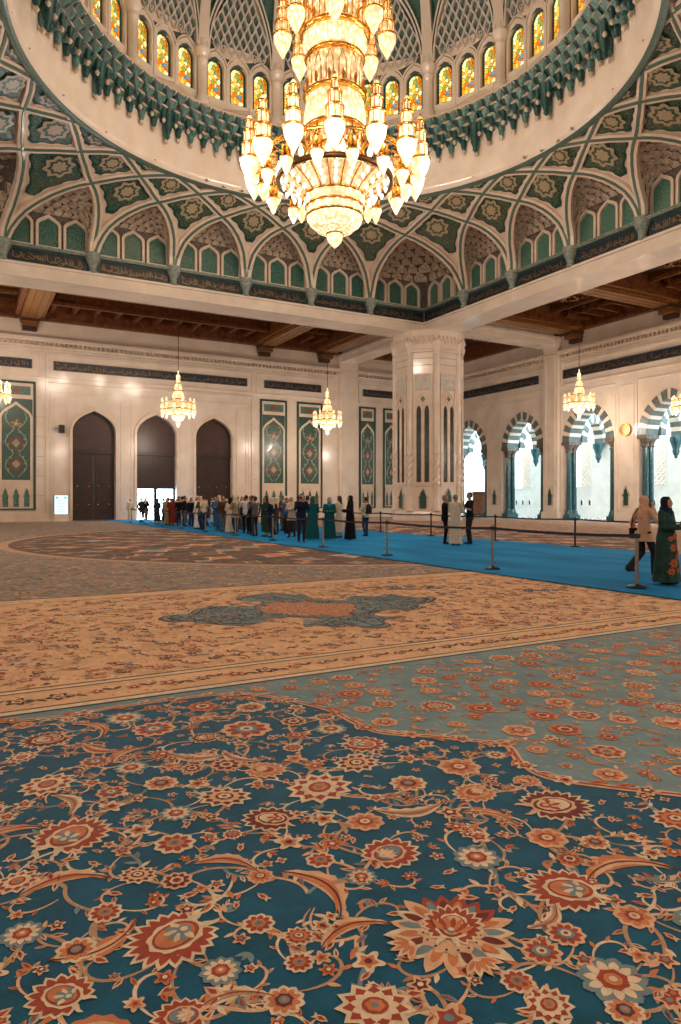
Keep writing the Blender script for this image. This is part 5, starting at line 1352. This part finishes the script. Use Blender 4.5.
# ================================================================== stanchions and belts
def stanchion(x, y, nxt, mat, parent_label):
    root = empty('stanchion', (x, y, .052))
    mb = MB(); mb.lathe([(.17, 0), (.175, .012), (.16, .024), (.05, .04), (.035, .06)], 22); mb.build('base', M['black'], root)
    mb = MB(); mb.lathe([(.032, .05), (.032, .86)], 14); mb.lathe([(.034, .86), (.036, .87), (.036, .98), (.03, 1.0)], 14); mb.build('post', mat, root)
    mb = MB(); mb.box(-.042, .042, -.042, .042, .87, .95); mb.build('belt_head', M['black'], root)
    if nxt:
        dx, dy = nxt[0]-x, nxt[1]-y; L = math.hypot(dx, dy); ux, uy = dx/L, dy/L; up, dn = [], []
        for k in range(17):
            f = k/16; s = .05 + (L-.1)*f; z = .91 - .035*4*f*(1-f)*L/4; up.append((ux*s, uy*s, z+.027)); dn.append((ux*s, uy*s, z-.027))
        mb = MB(); q = .002
        mb.grid([[(a-uy*q, b+ux*q, c) for a, b, c in up], [(a-uy*q, b+ux*q, c) for a, b, c in dn]]); mb.grid([[(a+uy*q, b-ux*q, c) for a, b, c in up], [(a+uy*q, b-ux*q, c) for a, b, c in dn]])
        mb.build('belt', M['belt'], root)
    return root
ORD = ['first', 'second', 'third', 'fourth', 'fifth', 'sixth', 'seventh', 'eighth', 'ninth', 'tenth', 'eleventh', 'twelfth', 'thirteenth', 'fourteenth', 'fifteenth', 'sixteenth', 'seventeenth', 'eighteenth', 'nineteenth', 'twentieth']
nearY = [8.2, 12.0, 16.4, 20.3, 24.5, 28.6, 32.8, 37, 41.1, 45.2, 49.4]
for k, y in enumerate(nearY):
    x = 10.55
    o = stanchion(x, y, (10.55, nearY[k+1]) if k+1 < len(nearY) else None, M['steel'], '')
    tag(o, 'steel belt stanchion, %s on the ochre carpet side counting from the woman in green' % ORD[k], 'stanchion', 'belt stanchions along the runner')
farY = [12.2, 16.3, 20.2, 24.3, 28.4, 32.5, 36.6, 40.7, 44.8]
for k, y in enumerate(farY):
    o = stanchion(17.9, y, (17.9, farY[k+1]) if k+1 < len(farY) else None, M['black'], '')
    tag(o, ('dark belt stanchion, %s on the pillar side of the runner, counting from the two women' % ORD[k]), 'stanchion', 'belt stanchions along the runner')
# ================================================================== visitors
V = Vector
def ring_mesh(mb, rings, n=16):
    """closed loft through elliptical rings (centre, rx, ry)"""
    rows = [[(c[0] + rx*cos(2*PI*k/n), c[1] + ry*sin(2*PI*k/n), c[2]) for k in range(n)] for c, rx, ry in rings]
    mb.grid(rows, 0, True, True); mb.poly(rows[0][::-1]); mb.poly(rows[-1])
def capsule(mb, p0, r0, p1, r1, n=12):
    p0, p1 = V(p0), V(p1); t = p1 - p0; L = t.length or 1e-4; t = t/L
    up = V((0, 0, 1)) if abs(t.z) < .9 else V((0, 1, 0)); a = t.cross(up).normalized(); b = t.cross(a); rows = []
    for q in (-80, -50, -20): rows.append((p0 + t*r0*sin(math.radians(q)), r0*cos(math.radians(q))))
    for q in (20, 50, 80): rows.append((p1 + t*r1*sin(math.radians(q)), r1*cos(math.radians(q))))
    g = [[tuple(c + a*r*cos(2*PI*k/n) + b*r*sin(2*PI*k/n)) for k in range(n)] for c, r in rows]
    mb.grid(g, 0, True, True); mb.poly(g[0][::-1]); mb.poly(g[-1])
def chain(mb, pts, rads):
    for (p, r), (q, s) in zip(list(zip(pts, rads))[:-1], list(zip(pts, rads))[1:]): capsule(mb, p, r, q, s)
def fuse(mb, name, mat, parent, voxel, ratio=.5, smooth=4):
    """one continuous skin round the limbs laid down in mb"""
    o = mb.build(name, mat, None, True)
    m = o.modifiers.new('r', 'REMESH'); m.mode = 'VOXEL'; m.voxel_size = voxel; m.use_smooth_shade = True
    m = o.modifiers.new('s', 'SMOOTH'); m.factor = .5; m.iterations = smooth
    if ratio < 1: m = o.modifiers.new('d', 'DECIMATE'); m.ratio = ratio
    dg = bpy.context.evaluated_depsgraph_get(); me = bpy.data.meshes.new_from_object(o.evaluated_get(dg))
    o.modifiers.clear(); old = o.data; o.data = me; bpy.data.meshes.remove(old)
    if not me.materials: me.materials.append(mat)
    o.parent = parent; return o

def skeleton(pose):
    """joints for a 1.72 m figure facing +y"""
    J = dict(neck=(0, 0, 1.44), head=(0, .02, 1.60), pelvis=(0, 0, .93))
    st = pose.get('stride', 0); sp = pose.get('spread', .09)
    for s, k in ((-1, 'l'), (1, 'r')):
        J['sh'+k] = (s*.185, -.005, 1.395)
        J['hip'+k] = (s*.092, 0, .91)
        fw = st*s
        J['kn'+k] = (s*(sp+.01), .03 + .20*fw if fw > 0 else .05 + .04*fw, .49)
        J['an'+k] = (s*sp, .28*fw if fw > 0 else .42*fw, .085 if fw >= 0 else .085 + .10*min(1, -fw*1.2))
        a = pose.get('arm'+k, pose.get('arms', 'down'))
        if a == 'down': e, w, d, n = (s*.245, -.03, 1.12), (s*.255, .04, .87), (0, .12, -1), (-s, 0, 0)
        elif a == 'phone': e, w, d, n = (s*.24, .17, 1.17), (s*.10, .34, 1.42), (-s*.25, .25, 1), (0, -1, .2)
        elif a == 'ear': e, w, d, n = (s*.30, .10, 1.17), (s*.15, .10, 1.46), (-s*.25, .05, 1), (-s, 0, 0)
        elif a == 'hold': e, w, d, n = (s*.24, .03, 1.12), (s*.10, .27, 1.13), (-s*.35, .8, .25), (-s*.3, -.3, 1)
        elif a == 'chin': e, w, d, n = (s*.22, .14, 1.13), (s*.07, .20, 1.37), (-s*.2, -.2, 1), (0, -1, 0)
        elif a == 'fold': e, w, d, n = (s*.25, .07, 1.14), (-s*.06, .20, 1.19), (-s, .1, .05), (0, -1, 0)
        elif a == 'back': e, w, d, n = (s*.26, -.10, 1.13), (s*.06, -.17, .98), (-s, 0, -.2), (0, 1, 0)
        else: e, w, d, n = (s*.28, -.08, 1.14), (s*.27, .0, .9), (0, .3, -1), (-s, 0, 0)
        J['el'+k], J['wr'+k], J['hd'+k], J['hn'+k] = e, w, V(d).normalized(), V(n).normalized()
    return J
def hand(mb, J, k, grip=.5):
    w, d, n = V(J['wr'+k]), J['hd'+k], J['hn'+k]; n = (n - d*n.dot(d)).normalized(); side = d.cross(n)
    pc = w + d*.085
    for q in (-.024, -.008, .008, .024): capsule(mb, w + d*.02 + side*q*.7, .014, pc + side*q, .0125, 8)
    for q, ln in ((-.03, .058), (-.010, .075), (.010, .07), (.03, .062)):
        a = pc + side*q; m = a + d*ln*.5 + n*ln*.22*grip; e = m + (d*.5 + n*.75*grip).normalized()*ln*.5
        capsule(mb, a, .0095, m, .009, 8); capsule(mb, m, .009, e, .0075, 8)
    sg = 1 if k == 'l' else -1
    a = w + d*.03 + side*sg*.022; m = a + (d*.7 + side*sg*.7 + n*.3).normalized()*.045; capsule(mb, a, .014, m, .0105, 8); capsule(mb, m, .0105, m + (d*.9 + n*.4*grip).normalized()*.035, .0085, 8)
def torso_rings(e=0, female=False):
    w = -.012 if female else 0
    R_ = [((0, 0, .86), .155, .105), ((0, -.005, .93), .168, .118), ((0, 0, 1.04), .145+w, .10), ((0, .002, 1.12), .138+w*1.6, .098), ((0, .012, 1.24), .160+w, .115), ((0, .005, 1.34), .178+w, .105), ((0, -.005, 1.405), .155+w, .085), ((0, -.005, 1.45), .075, .062)]
    return [(c, rx+e, ry+e) for c, rx, ry in R_]
def figure(pose, skin, root, voxel):
    """the body: one continuous surface from crown to feet"""
    J = skeleton(pose); mb = MB(); ring_mesh(mb, torso_rings(-.008, pose.get('female')))
    capsule(mb, (0, -.01, 1.42), .056, (0, .005, 1.55), .056)
    hx, hy = pose.get('look', (0, 0)); hc = V((0, .015 + hy*.03, 1.605))
    ring_mesh(mb, [(hc + V((0, .035, -.108)), .032, .03), (hc + V((0, .03, -.09)), .05, .058), (hc + V((0, .02, -.05)), .064, .08), (hc + V((0, .012, 0)), .073, .092), (hc + V((0, .0, .05)), .073, .094), (hc + V((0, -.006, .085)), .055, .072), (hc + V((0, -.01, .108)), .022, .03)], 18)
    capsule(mb, hc + V((0, .092, .012)), .008, hc + V((0, .116, -.022)), .013, 8)                  # nose
    capsule(mb, hc + V((-.026, .082, -.058)), .008, hc + V((.026, .082, -.058)), .008, 8)          # lips
    capsule(mb, hc + V((-.045, .08, .03)), .008, hc + V((.045, .08, .03)), .008, 8)                # brow
    for s in (-1, 1): capsule(mb, hc + V((s*.076, -.012, -.02)), .011, hc + V((s*.08, -.02, .022)), .013, 8)
    for k in 'lr':
        chain(mb, [J['sh'+k], J['el'+k], J['wr'+k]], [.052, .040, .027]); hand(mb, J, k, pose.get('grip', .55))
        chain(mb, [J['hip'+k], J['kn'+k], J['an'+k]], [.082, .055, .037]); kn_, an_ = V(J['kn'+k]), V(J['an'+k]); capsule(mb, kn_.lerp(an_, .2) + V((0, -.012, 0)), .05, kn_.lerp(an_, .7) + V((0, -.006, 0)), .04)
        a = V(J['an'+k]); capsule(mb, a + V((0, -.03, -.052)), .036, a + V((0, .10, -.055)), .027); capsule(mb, a + V((0, .10, -.055)), .028, a + V((0, .16, -.06)), .02)
    o = fuse(mb, 'body', skin, root, voxel, pose.get('ratio', .35), 2)
    return J, hc
def person(pose, kit):
    """kit: list of garments; returns the root with body and clothing as parts"""
    root = empty('person'); vx = pose.get('voxel', .012); J, hc = figure(pose, M['skin'], root, vx); gv = vx*1.25
    female = pose.get('female')
    def arms(mb, e, to='wr', cuff=0):
        for k in 'lr':
            pts = [V(J['sh'+k]), V(J['el'+k])]; rr_ = [.058+e, .047+e]
            if to == 'wr': pts.append(V(J['wr'+k])); rr_.append(.033+e+cuff)
            elif to == 'half': pts[1] = pts[0].lerp(pts[1], .72); rr_[1] = .054+e
            chain(mb, pts, rr_)
    for g in kit:
        typ, mat = g[0], g[1]; mb = MB()
        if typ == 'shirt':
            R_ = torso_rings(.014, female)[:-1]; ring_mesh(mb, [((0, 0, .82), .172, .128)] + R_ + [((0, -.005, 1.435), .10, .075)]); arms(mb, .008, g[2] if len(g) > 2 else 'wr')
            fuse(mb, 'shirt', mat, root, gv, .4)
        elif typ == 'trousers':
            ring_mesh(mb, [((0, 0, .80), .16, .115), ((0, 0, .86), .172, .122), ((0, 0, .95), .170, .122), ((0, 0, 1.0), .158, .112)])
            for k in 'lr':
                a = V(J['an'+k]); fl = g[2] if len(g) > 2 else 0
                chain(mb, [J['hip'+k], J['kn'+k], a + V((0, -.005, -.01))], [.095, .068+fl*.4, .052+fl])
            fuse(mb, 'trousers', mat, root, gv, .4)
        elif typ == 'robe':
            hem = g[2] if len(g) > 2 else .06; wd = g[3] if len(g) > 3 else 1.0; rows = []; n = 40
            for c, rx, ry in [((0, .0, hem), .27*wd, .22*wd), ((0, 0, .35), .245*wd, .195*wd), ((0, 0, .7), .215*wd, .165*wd), ((0, 0, .92), .205*wd, .155*wd), ((0, .004, 1.1), .188, .14), ((0, .008, 1.25), .192, .138), ((0, 0, 1.35), .196, .118), ((0, -.005, 1.42), .14, .088), ((0, -.005, 1.46), .075, .068)]:
                fo = .05*max(0, (1.1-c[2])); rows.append([(c[0] + rx*(1+fo*sin(9*b))*cos(b), c[1] + ry*(1+fo*sin(9*b+.8))*sin(b), c[2]) for b in [2*PI*q/n for q in range(n)]])
            mb.grid(rows, 0, True, True); mb.poly(rows[0][::-1]); mb.poly(rows[-1]); arms(mb, .014, 'wr', .022)
            fuse(mb, 'robe', mat, root, gv, .4)
        elif typ == 'tunic':
            R_ = torso_rings(.018, female)[2:-1]; ring_mesh(mb, [((0, 0, g[2]), .235, .175), ((0, 0, .85), .195, .15)] + R_ + [((0, -.005, 1.44), .10, .08)]); arms(mb, .012)
            fuse(mb, 'tunic', mat, root, gv, .4)
        elif typ == 'scarf':
            ring_mesh(mb, [(hc + V((0, -.03, -.2)), .145, .115), (hc + V((0, -.022, -.15)), .105, .10), (hc + V((0, -.02, -.1)), .082, .088), (hc + V((0, -.024, -.04)), .09, .1), (hc + V((0, -.026, .03)), .094, .106), (hc + V((0, -.026, .085)), .082, .094), (hc + V((0, -.026, .125)), .045, .055)], 18)
            for s in (-1, 1): capsule(mb, hc + V((s*.05, .05, -.13)), .035, hc + V((0, .055, -.25)), .06)
            capsule(mb, hc + V((0, -.08, -.12)), .07, hc + V((0, -.09, -.32)), .075)
            fuse(mb, 'headscarf', mat, root, gv*.9, .4)
        elif typ == 'hair':
            ring_mesh(mb, [(hc + V((0, -.045, -.07)), .058, .056), (hc + V((0, -.036, -.02)), .078, .072), (hc + V((0, -.026, .035)), .083, .092), (hc + V((0, -.016, .085)), .07, .092), (hc + V((0, -.014, .118)), .036, .05)], 18)
            if len(g) > 2: capsule(mb, hc + V((0, -.06, 0)), .07, hc + V((0, -.085, -g[2])), .06)
            fuse(mb, 'hair', mat, root, gv*.8, .5)
        elif typ == 'cap':
            ring_mesh(mb, [(hc + V((0, -.004, .056)), .083, .1), (hc + V((0, -.006, .12)), .08, .095), (hc + V((0, -.006, .13)), .06, .07)], 20); fuse(mb, 'cap', mat, root, gv*.8, .6, 1)
        elif typ == 'shoes':
            for k in 'lr': a = V(J['an'+k]); capsule(mb, a + V((0, -.035, -.05)), .042, a + V((0, .09, -.058)), .036); capsule(mb, a + V((0, .09, -.058)), .036, a + V((0, .175, -.063)), .026)
            fuse(mb, 'shoes', mat, root, gv, .5, 2)
        elif typ == 'bag':
            mb.box(-.31, -.20, -.13, .13, .80, 1.02); mb.tube([(-.25, .1, 1.0), (-.2, .09, 1.25), (-.15, .06, 1.44), (-.13, -.04, 1.46), (-.19, -.13, 1.3), (-.25, -.12, 1.0)], .012, 6); mb.build('shoulder_bag', mat, root, True)
        elif typ == 'backpack':
            ring_mesh(mb, [((0, -.2, .98), .13, .075), ((0, -.215, 1.03), .15, .095), ((0, -.215, 1.25), .145, .095), ((0, -.2, 1.36), .10, .07), ((0, -.19, 1.4), .05, .04)], 16)
            for s in (-1, 1): mb.tube([(s*.11, -.14, 1.02), (s*.15, .03, 1.08), (s*.135, .13, 1.25), (s*.12, .07, 1.42), (s*.11, -.1, 1.4)], .018, 6)
            mb.build('backpack', mat, root, True)
        elif typ == 'phone':
            k = g[2]; w = V(J['wr'+k]) + J['hd'+k]*.12 + J['hn'+k]*.018; R = J['hd'+k].cross(J['hn'+k]).normalized(); d, n = J['hd'+k], J['hn'+k]; n = (n-d*n.dot(d)).normalized()
            mb.obox(lambda p: tuple(w + R*p[0] + n*p[1] + d*p[2]), -.037, .037, -.005, .005, -.075, .075); mb.build('phone', mat, root)
        elif typ == 'eyes':
            for s in (-1, 1): capsule(mb, hc + V((s*.03, .086, .008)), .009, hc + V((s*.034, .086, .008)), .009, 8)
            mb.build('eyes', mat, root)
        elif typ == 'print':                                      # large flowers printed down the front of a dress
            for (x, z, r) in g[2]:
                rz_, rx_ = (.165+.055*(.7-z)/.66, .215+.055*(.7-z)/.66) if z < .7 else (.155, .205); rz_ *= 1.12; rx_ *= 1.12; yf = lambda xx: rz_*math.sqrt(max(.05, 1-(xx/rx_)**2))*1.05 + .012
                for q in range(7):
                    b = 2*PI*q/7; mb.poly([(xx, yf(xx), zz) for xx, zz in [(x + r*(u*cos(b)-w_*sin(b)), z + r*(u*sin(b)+w_*cos(b))) for u, w_ in ((.1, 0), (.55, .32), (1, 0), (.55, -.32))]])
            mb.build('printed_flowers', mat, root)
    return root

def cloth(name, h, rough=.85):
    c = hexc(h); return m_noise(name, mix2(c, (0, 0, 0, 1), .18), c, 9, rough, spec=.2)
M['skin'] = m_noise('skin', hexc('a9765a'), hexc('b98566'), 8, .5)
M['skin_brown'] = m_noise('brown_skin', hexc('7a4e38'), hexc('8a5b42'), 8, .5)
M['hair'] = m_noise('black_hair', hexc('14100e'), hexc('241c18'), 30, .5)
M['hair_grey'] = m_noise('grey_hair', hexc('6a645e'), hexc('8c857d'), 30, .5)
M['shoe'] = cloth('black_leather', '17161a', .45)
CL = {k: cloth(k + '_cloth', h) for k, h in dict(white='e6e0d8', cream='d8c8ae', black='131318', navy='18233c', charcoal='2b2c31', grey='6c6a6a', teal='0f5a5c', red='7d2a26', peach='d9a98a', blue='2d5d93', denim='2b3f5c', olive='565a3a', brown='54392a', green='24463a', pink='c48c8c', khaki='a08c66', sky='2f8fb4').items()}

# --- the two women by the last stanchion
HI = dict(voxel=.0085, ratio=.4)
o = person(dict(HI, female=True, stride=.75, armr='ear', arml='elbow', grip=.7), [('trousers', CL['charcoal'], .035), ('tunic', CL['peach'], .74), ('scarf', CL['peach']), ('shoes', M['shoe']), ('bag', CL['black']), ('phone', M['black'], 'r'), ('eyes', M['hair'])])
o.location = (12.28, 9.37, .056); o.rotation_euler = (0, 0, -1.75); o.scale = (.945,)*3
tag(o, 'woman in peach blouse and headscarf walking with a phone at her ear', 'person')
M['dress_print'] = cloth('rust_print', 'b5603a')
dress = m_noise('dark_green_dress', hexc('1d3530'), hexc('29483f'), 6, .8, spec=.2)
o = person(dict(HI, female=True, arms='hold', grip=.8), [('robe', dress, .04, 1.12), ('scarf', CL['navy']), ('shoes', M['shoe']), ('phone', M['black'], 'r'), ('print', M['dress_print'], [(.02, .95, .08), (-.06, .8, .07), (.07, .72, .09), (-.12, .3, .09), (.1, .42, .11), (-.02, .55, .08), (.17, .26, .08), (.13, .9, .06), (-.14, .62, .06), (.0, .28, .07)]), ('eyes', M['hair'])])
o.location = (11.44, 8.26, .056); o.rotation_euler = (0, 0, 3.3); o.scale = (.93,)*3
tag(o, 'woman in navy headscarf and long dark green flowered dress looking at her phone', 'person')
# --- three people before the pillar
MD = dict(voxel=.011, ratio=.4)
o = person(dict(MD, armr='chin', arml='fold', grip=.7), [('trousers', CL['charcoal']), ('shirt', CL['black'], 'half'), ('shoes', M['shoe']), ('hair', M['hair']), ('eyes', M['hair'])])
o.location = (15.75, 19.1, .056); o.rotation_euler = (0, 0, 1.2); o.scale = (1.06,)*3
tag(o, 'tall man in black T-shirt and dark trousers with a hand at his chin', 'person')
o = person(dict(MD, arms='fold'), [('robe', CL['cream'], .05, .86), ('hair', M['hair_grey']), ('shoes', M['shoe']), ('eyes', M['hair'])])
o.location = (14.88, 18.8, .056); o.rotation_euler = (0, 0, -1.1); o.scale = (1.01,)*3
tag(o, 'man in long pale robe facing the man in the black T-shirt', 'person')
o = person(dict(MD, arms='fold'), [('trousers', CL['black']), ('shirt', CL['black']), ('shoes', M['shoe']), ('hair', M['hair_grey']), ('eyes', M['hair'])])
o.location = (15.0, 19.55, .056); o.rotation_euler = (0, 0, -2.2)
tag(o, 'person in black half hidden behind the man in the long pale robe', 'person')
# --- man with a rucksack walking alone
o = person(dict(MD, arms='hold', stride=.15), [('trousers', CL['denim']), ('shirt', CL['cream']), ('shoes', M['shoe']), ('hair', M['hair']), ('backpack', CL['charcoal'])])
o.location = (15.2, 25.3, .056); o.rotation_euler = (0, 0, .15); o.scale = (.98,)*3
tag(o, 'man in cream shirt and blue jeans seen from behind, standing alone with a dark rucksack', 'person')
# --- the queue: a few figures, each copied with its own clothes, size and turn
LO = dict(voxel=.017, ratio=.5)
P_ = {}
P_['shirt'] = person(dict(LO, arms='down'), [('trousers', CL['charcoal']), ('shirt', CL['white']), ('shoes', M['shoe']), ('hair', M['hair'])])
P_['photo'] = person(dict(LO, arms='phone'), [('trousers', CL['denim']), ('shirt', CL['white']), ('shoes', M['shoe']), ('hair', M['hair']), ('phone', M['black'], 'r')])
P_['robe'] = person(dict(LO, arms='down'), [('robe', CL['white'], .05, .84), ('cap', CL['white']), ('shoes', M['shoe'])])
P_['abaya'] = person(dict(LO, female=True, arms='hold'), [('robe', CL['black'], .03, 1.05), ('scarf', CL['black'])])
P_['tunic'] = person(dict(LO, female=True, arms='fold', stride=.2), [('trousers', CL['navy']), ('tunic', CL['pink'], .72), ('scarf', CL['cream']), ('shoes', M['shoe'])])
P_['walk'] = person(dict(LO, stride=.5, armr='down', arml='elbow'), [('trousers', CL['khaki']), ('shirt', CL['olive'], 'half'), ('shoes', M['shoe']), ('hair', M['hair'])])
P_['dress'] = person(dict(LO, female=True, arms='fold'), [('robe', CL['brown'], .2, .9), ('hair', M['hair'], .2), ('shoes', M['shoe'])])
used = set()
MAINP = dict(shirt='shirt', photo='shirt', robe='robe', abaya='robe', tunic='tunic', walk='shirt', dress='robe'); LOWP = dict(shirt='trousers', photo='trousers', tunic='trousers', walk='trousers', abaya='headscarf', robe='cap')
def wear(o, part, mat):
    for c in o.children:
        if c.name.split('.')[0] == part:
            for s in c.material_slots: s.link = 'OBJECT'; s.material = mat
def visitor(kind, x, y, rz, sc_, main, low=None):
    src = P_[kind]
    if kind in used: o = copy_tree(src)
    else: o = src; used.add(kind)
    o.location = (x, y, .056); o.rotation_euler = (0, 0, rz); o.scale = (sc_,)*3
    wear(o, MAINP[kind], CL[main])
    if low and kind in LOWP: wear(o, LOWP[kind], CL[low])
    return o
rp = random.Random(21)
NAMED = [('photo', 10.95, 22.8, 2.8, 1.03, 'navy', 'charcoal', 'man in dark navy top and dark trousers standing by the belt, ahead of the queue'),
 ('abaya', 12.1, 24.2, -.6, .97, 'teal', 'teal', 'woman in long teal robe and headscarf at the head of the queue'),
 ('abaya', 12.75, 24.0, 2.6, .96, 'teal', 'sky', 'woman in teal robe with bright blue headscarf beside the other teal robe'),
 ('abaya', 13.35, 23.4, 1.3, 1.0, 'black', 'black', 'woman wrapped in a black cloak, nearest of the queue to the man with the rucksack'),
 ('dress', 13.7, 24.9, .4, 1.0, 'cream', None, 'person in cream behind the woman in the black cloak'),
 ('robe', 11.3, 36.5, .6, 1.02, 'white', 'white', 'man in long white robe and cap standing beside the belt in mid queue'),
 ('robe', 11.2, 42.3, .2, 1.0, 'khaki', 'cream', 'figure in long khaki robe and cream cap near the lit open door'),
 ('dress', 11.4, 27.2, .8, 1.0, 'green', None, 'woman in dark green dress near the belt, mid queue'),
 ('tunic', 12.0, 25.9, 2.2, .98, 'cream', 'brown', 'woman in cream tunic and brown trousers near the teal robes'),
 ('shirt', 11.6, 29.3, .5, 1.02, 'navy', 'black', 'man in navy shirt turned away beside the belt, mid queue')]
spots = []
for k, x, y, rz, s, a, b, lab in NAMED:
    o = visitor(k, x, y, rz, s, a, b); tag(o, lab, 'person', 'visitors queuing on the blue runner'); spots.append((x, y))
cols = ['white', 'cream', 'black', 'navy', 'charcoal', 'grey', 'blue', 'olive', 'brown', 'khaki', 'navy', 'black', 'charcoal', 'white', 'black', 'green', 'charcoal', 'navy', 'grey', 'red']
lows = ['charcoal', 'denim', 'navy', 'black', 'khaki', 'brown', 'grey']
crowd = []; tries = 0
while len(crowd) < 74 and tries < 9000:
    tries += 1
    y = rp.triangular(24, 50, 30) if len(crowd) < 60 else rp.uniform(40, 54); x = 11.0 + rp.random()**1.3*(3.6 if y < 38 else 6.0)
    if any((x-a)**2 + (y-b)**2 < .56**2 for a, b in spots) or (26 < y < 26.5 and x > 14): continue
    d = x*.4833 + y*.8755; px = 340.5 + 690*(x*.8755 - y*.4833)/d
    if px < 117 or px > 346: continue
    spots.append((x, y)); crowd.append((px, x, y))
crowd.sort(); seen = {}
DESC = dict(shirt='{m} shirt and {l} trousers', photo='{m} top and {l} trousers raising a phone', robe='long {m} robe and {l} cap', abaya='long {m} robe and {l} headscarf', tunic='{m} tunic, {l} trousers and pale headscarf', walk='{m} short-sleeved shirt and {l} trousers', dress='{m} dress, dark hair loose')
ZON = [(150, 'near the first door'), (185, 'near the open door'), (235, 'near the third door'), (290, 'below the tile panels'), (400, 'by the pilaster')]
for px, x, y in crowd:
    for _ in range(60):
        k = rp.choice(('shirt', 'shirt', 'photo', 'photo', 'walk', 'tunic', 'abaya', 'dress', 'robe', 'shirt', 'tunic')); m = rp.choice(cols); l = rp.choice(lows) if k in ('shirt', 'photo', 'tunic', 'walk') else rp.choice(('black', 'navy', 'cream', 'white'))
        if k == 'robe': m = rp.choice(('white', 'cream', 'white')); l = rp.choice(('white', 'brown', 'navy', 'black'))
        if k == 'dress': l = ''
        z = next(t_ for lim, t_ in ZON if px < lim); key = (k, m, l if k != 'dress' else '', z)
        if key not in seen and m != l: break
    seen[key] = 1
    o = visitor(k, x, y, rp.choice((rp.uniform(-.5, .5), rp.uniform(2.4, 3.9), rp.uniform(-2, 2))), rp.uniform(.93, 1.05), m, l or None)
    tag(o, 'visitor in ' + DESC[k].format(m=m, l=l) + ', ' + z, 'person', 'visitors queuing on the blue runner')
# ================================================================== camera, light, view
cam = bpy.data.cameras.new('camera'); co = bpy.data.objects.new('camera', cam); COL.objects.link(co)
FPX = 690.0
cam.sensor_fit = 'VERTICAL'; cam.sensor_height = 36; cam.lens = FPX/1024*36
cam.shift_y = -(512-500)/1024.0        # the horizon lies a little above the middle of the frame
co.location = (0, 0, 1.6)
co.rotation_euler = (PI/2, 0, -math.atan2(.4833, .8755))
cam.clip_end = 300; cam.clip_start = .05
scene.camera = co
w = bpy.data.worlds.new('world'); scene.world = w; w.use_nodes = True
bg = w.node_tree.nodes['Background']; bg.inputs[0].default_value = (.6, .85, 1, 1); bg.inputs[1].default_value = 19
vs = scene.view_settings; scene.display_settings.display_device = 'sRGB'
vs.view_transform = 'Standard'; vs.look = 'None'; vs.gamma = 1; vs.use_curve_mapping = False; vs.exposure = 0
def lamp(name, loc, energy, color, radius):
    L = bpy.data.lights.new(name, 'POINT'); L.energy = energy; L.color = color; L.shadow_soft_size = radius
    o = bpy.data.objects.new(name, L); COL.objects.link(o); o.location = loc; return o
WARM = (1, .83, .68)
# fill lamps added where unmodelled chandeliers of the hall would hang, out of view
for x, y, e in ((2.3, 50.9, 1100), (-8, 38, 1000), (-8, 26, 1000), (-8, 12, 700), (2, -4, 1150), (14, -4, 1100), (26, -4, 700), (38.5, 4, 1000), (38.5, 15, 1100)):
    lamp('added_fill_lamp', (x, y, 9.5), e, WARM, .8)
# unseen point lights added round the great chandelier, standing in for its bulbs
for k in range(8):
    a = 2*PI*k/8; lamp('bulb_standin', (CX + 5.2*cos(a), CY + 5.2*sin(a), 15.2), 480, WARM, .5)
for k in range(6):
    a = 2*PI*k/6; lamp('bulb_standin', (CX + 3.6*cos(a), CY + 3.6*sin(a), 25.5), 170, WARM, .4)
for x, y, z in ((14.3, 51, 6.6), (26.9, 51, 6.6), (40.5, 36.5, 7.2), (40.5, 27.5, 5.9)): lamp('bulb_standin', (x, y, z), 650, WARM, .4)  # added point lights just under the side chandeliers, in place of their bulbs
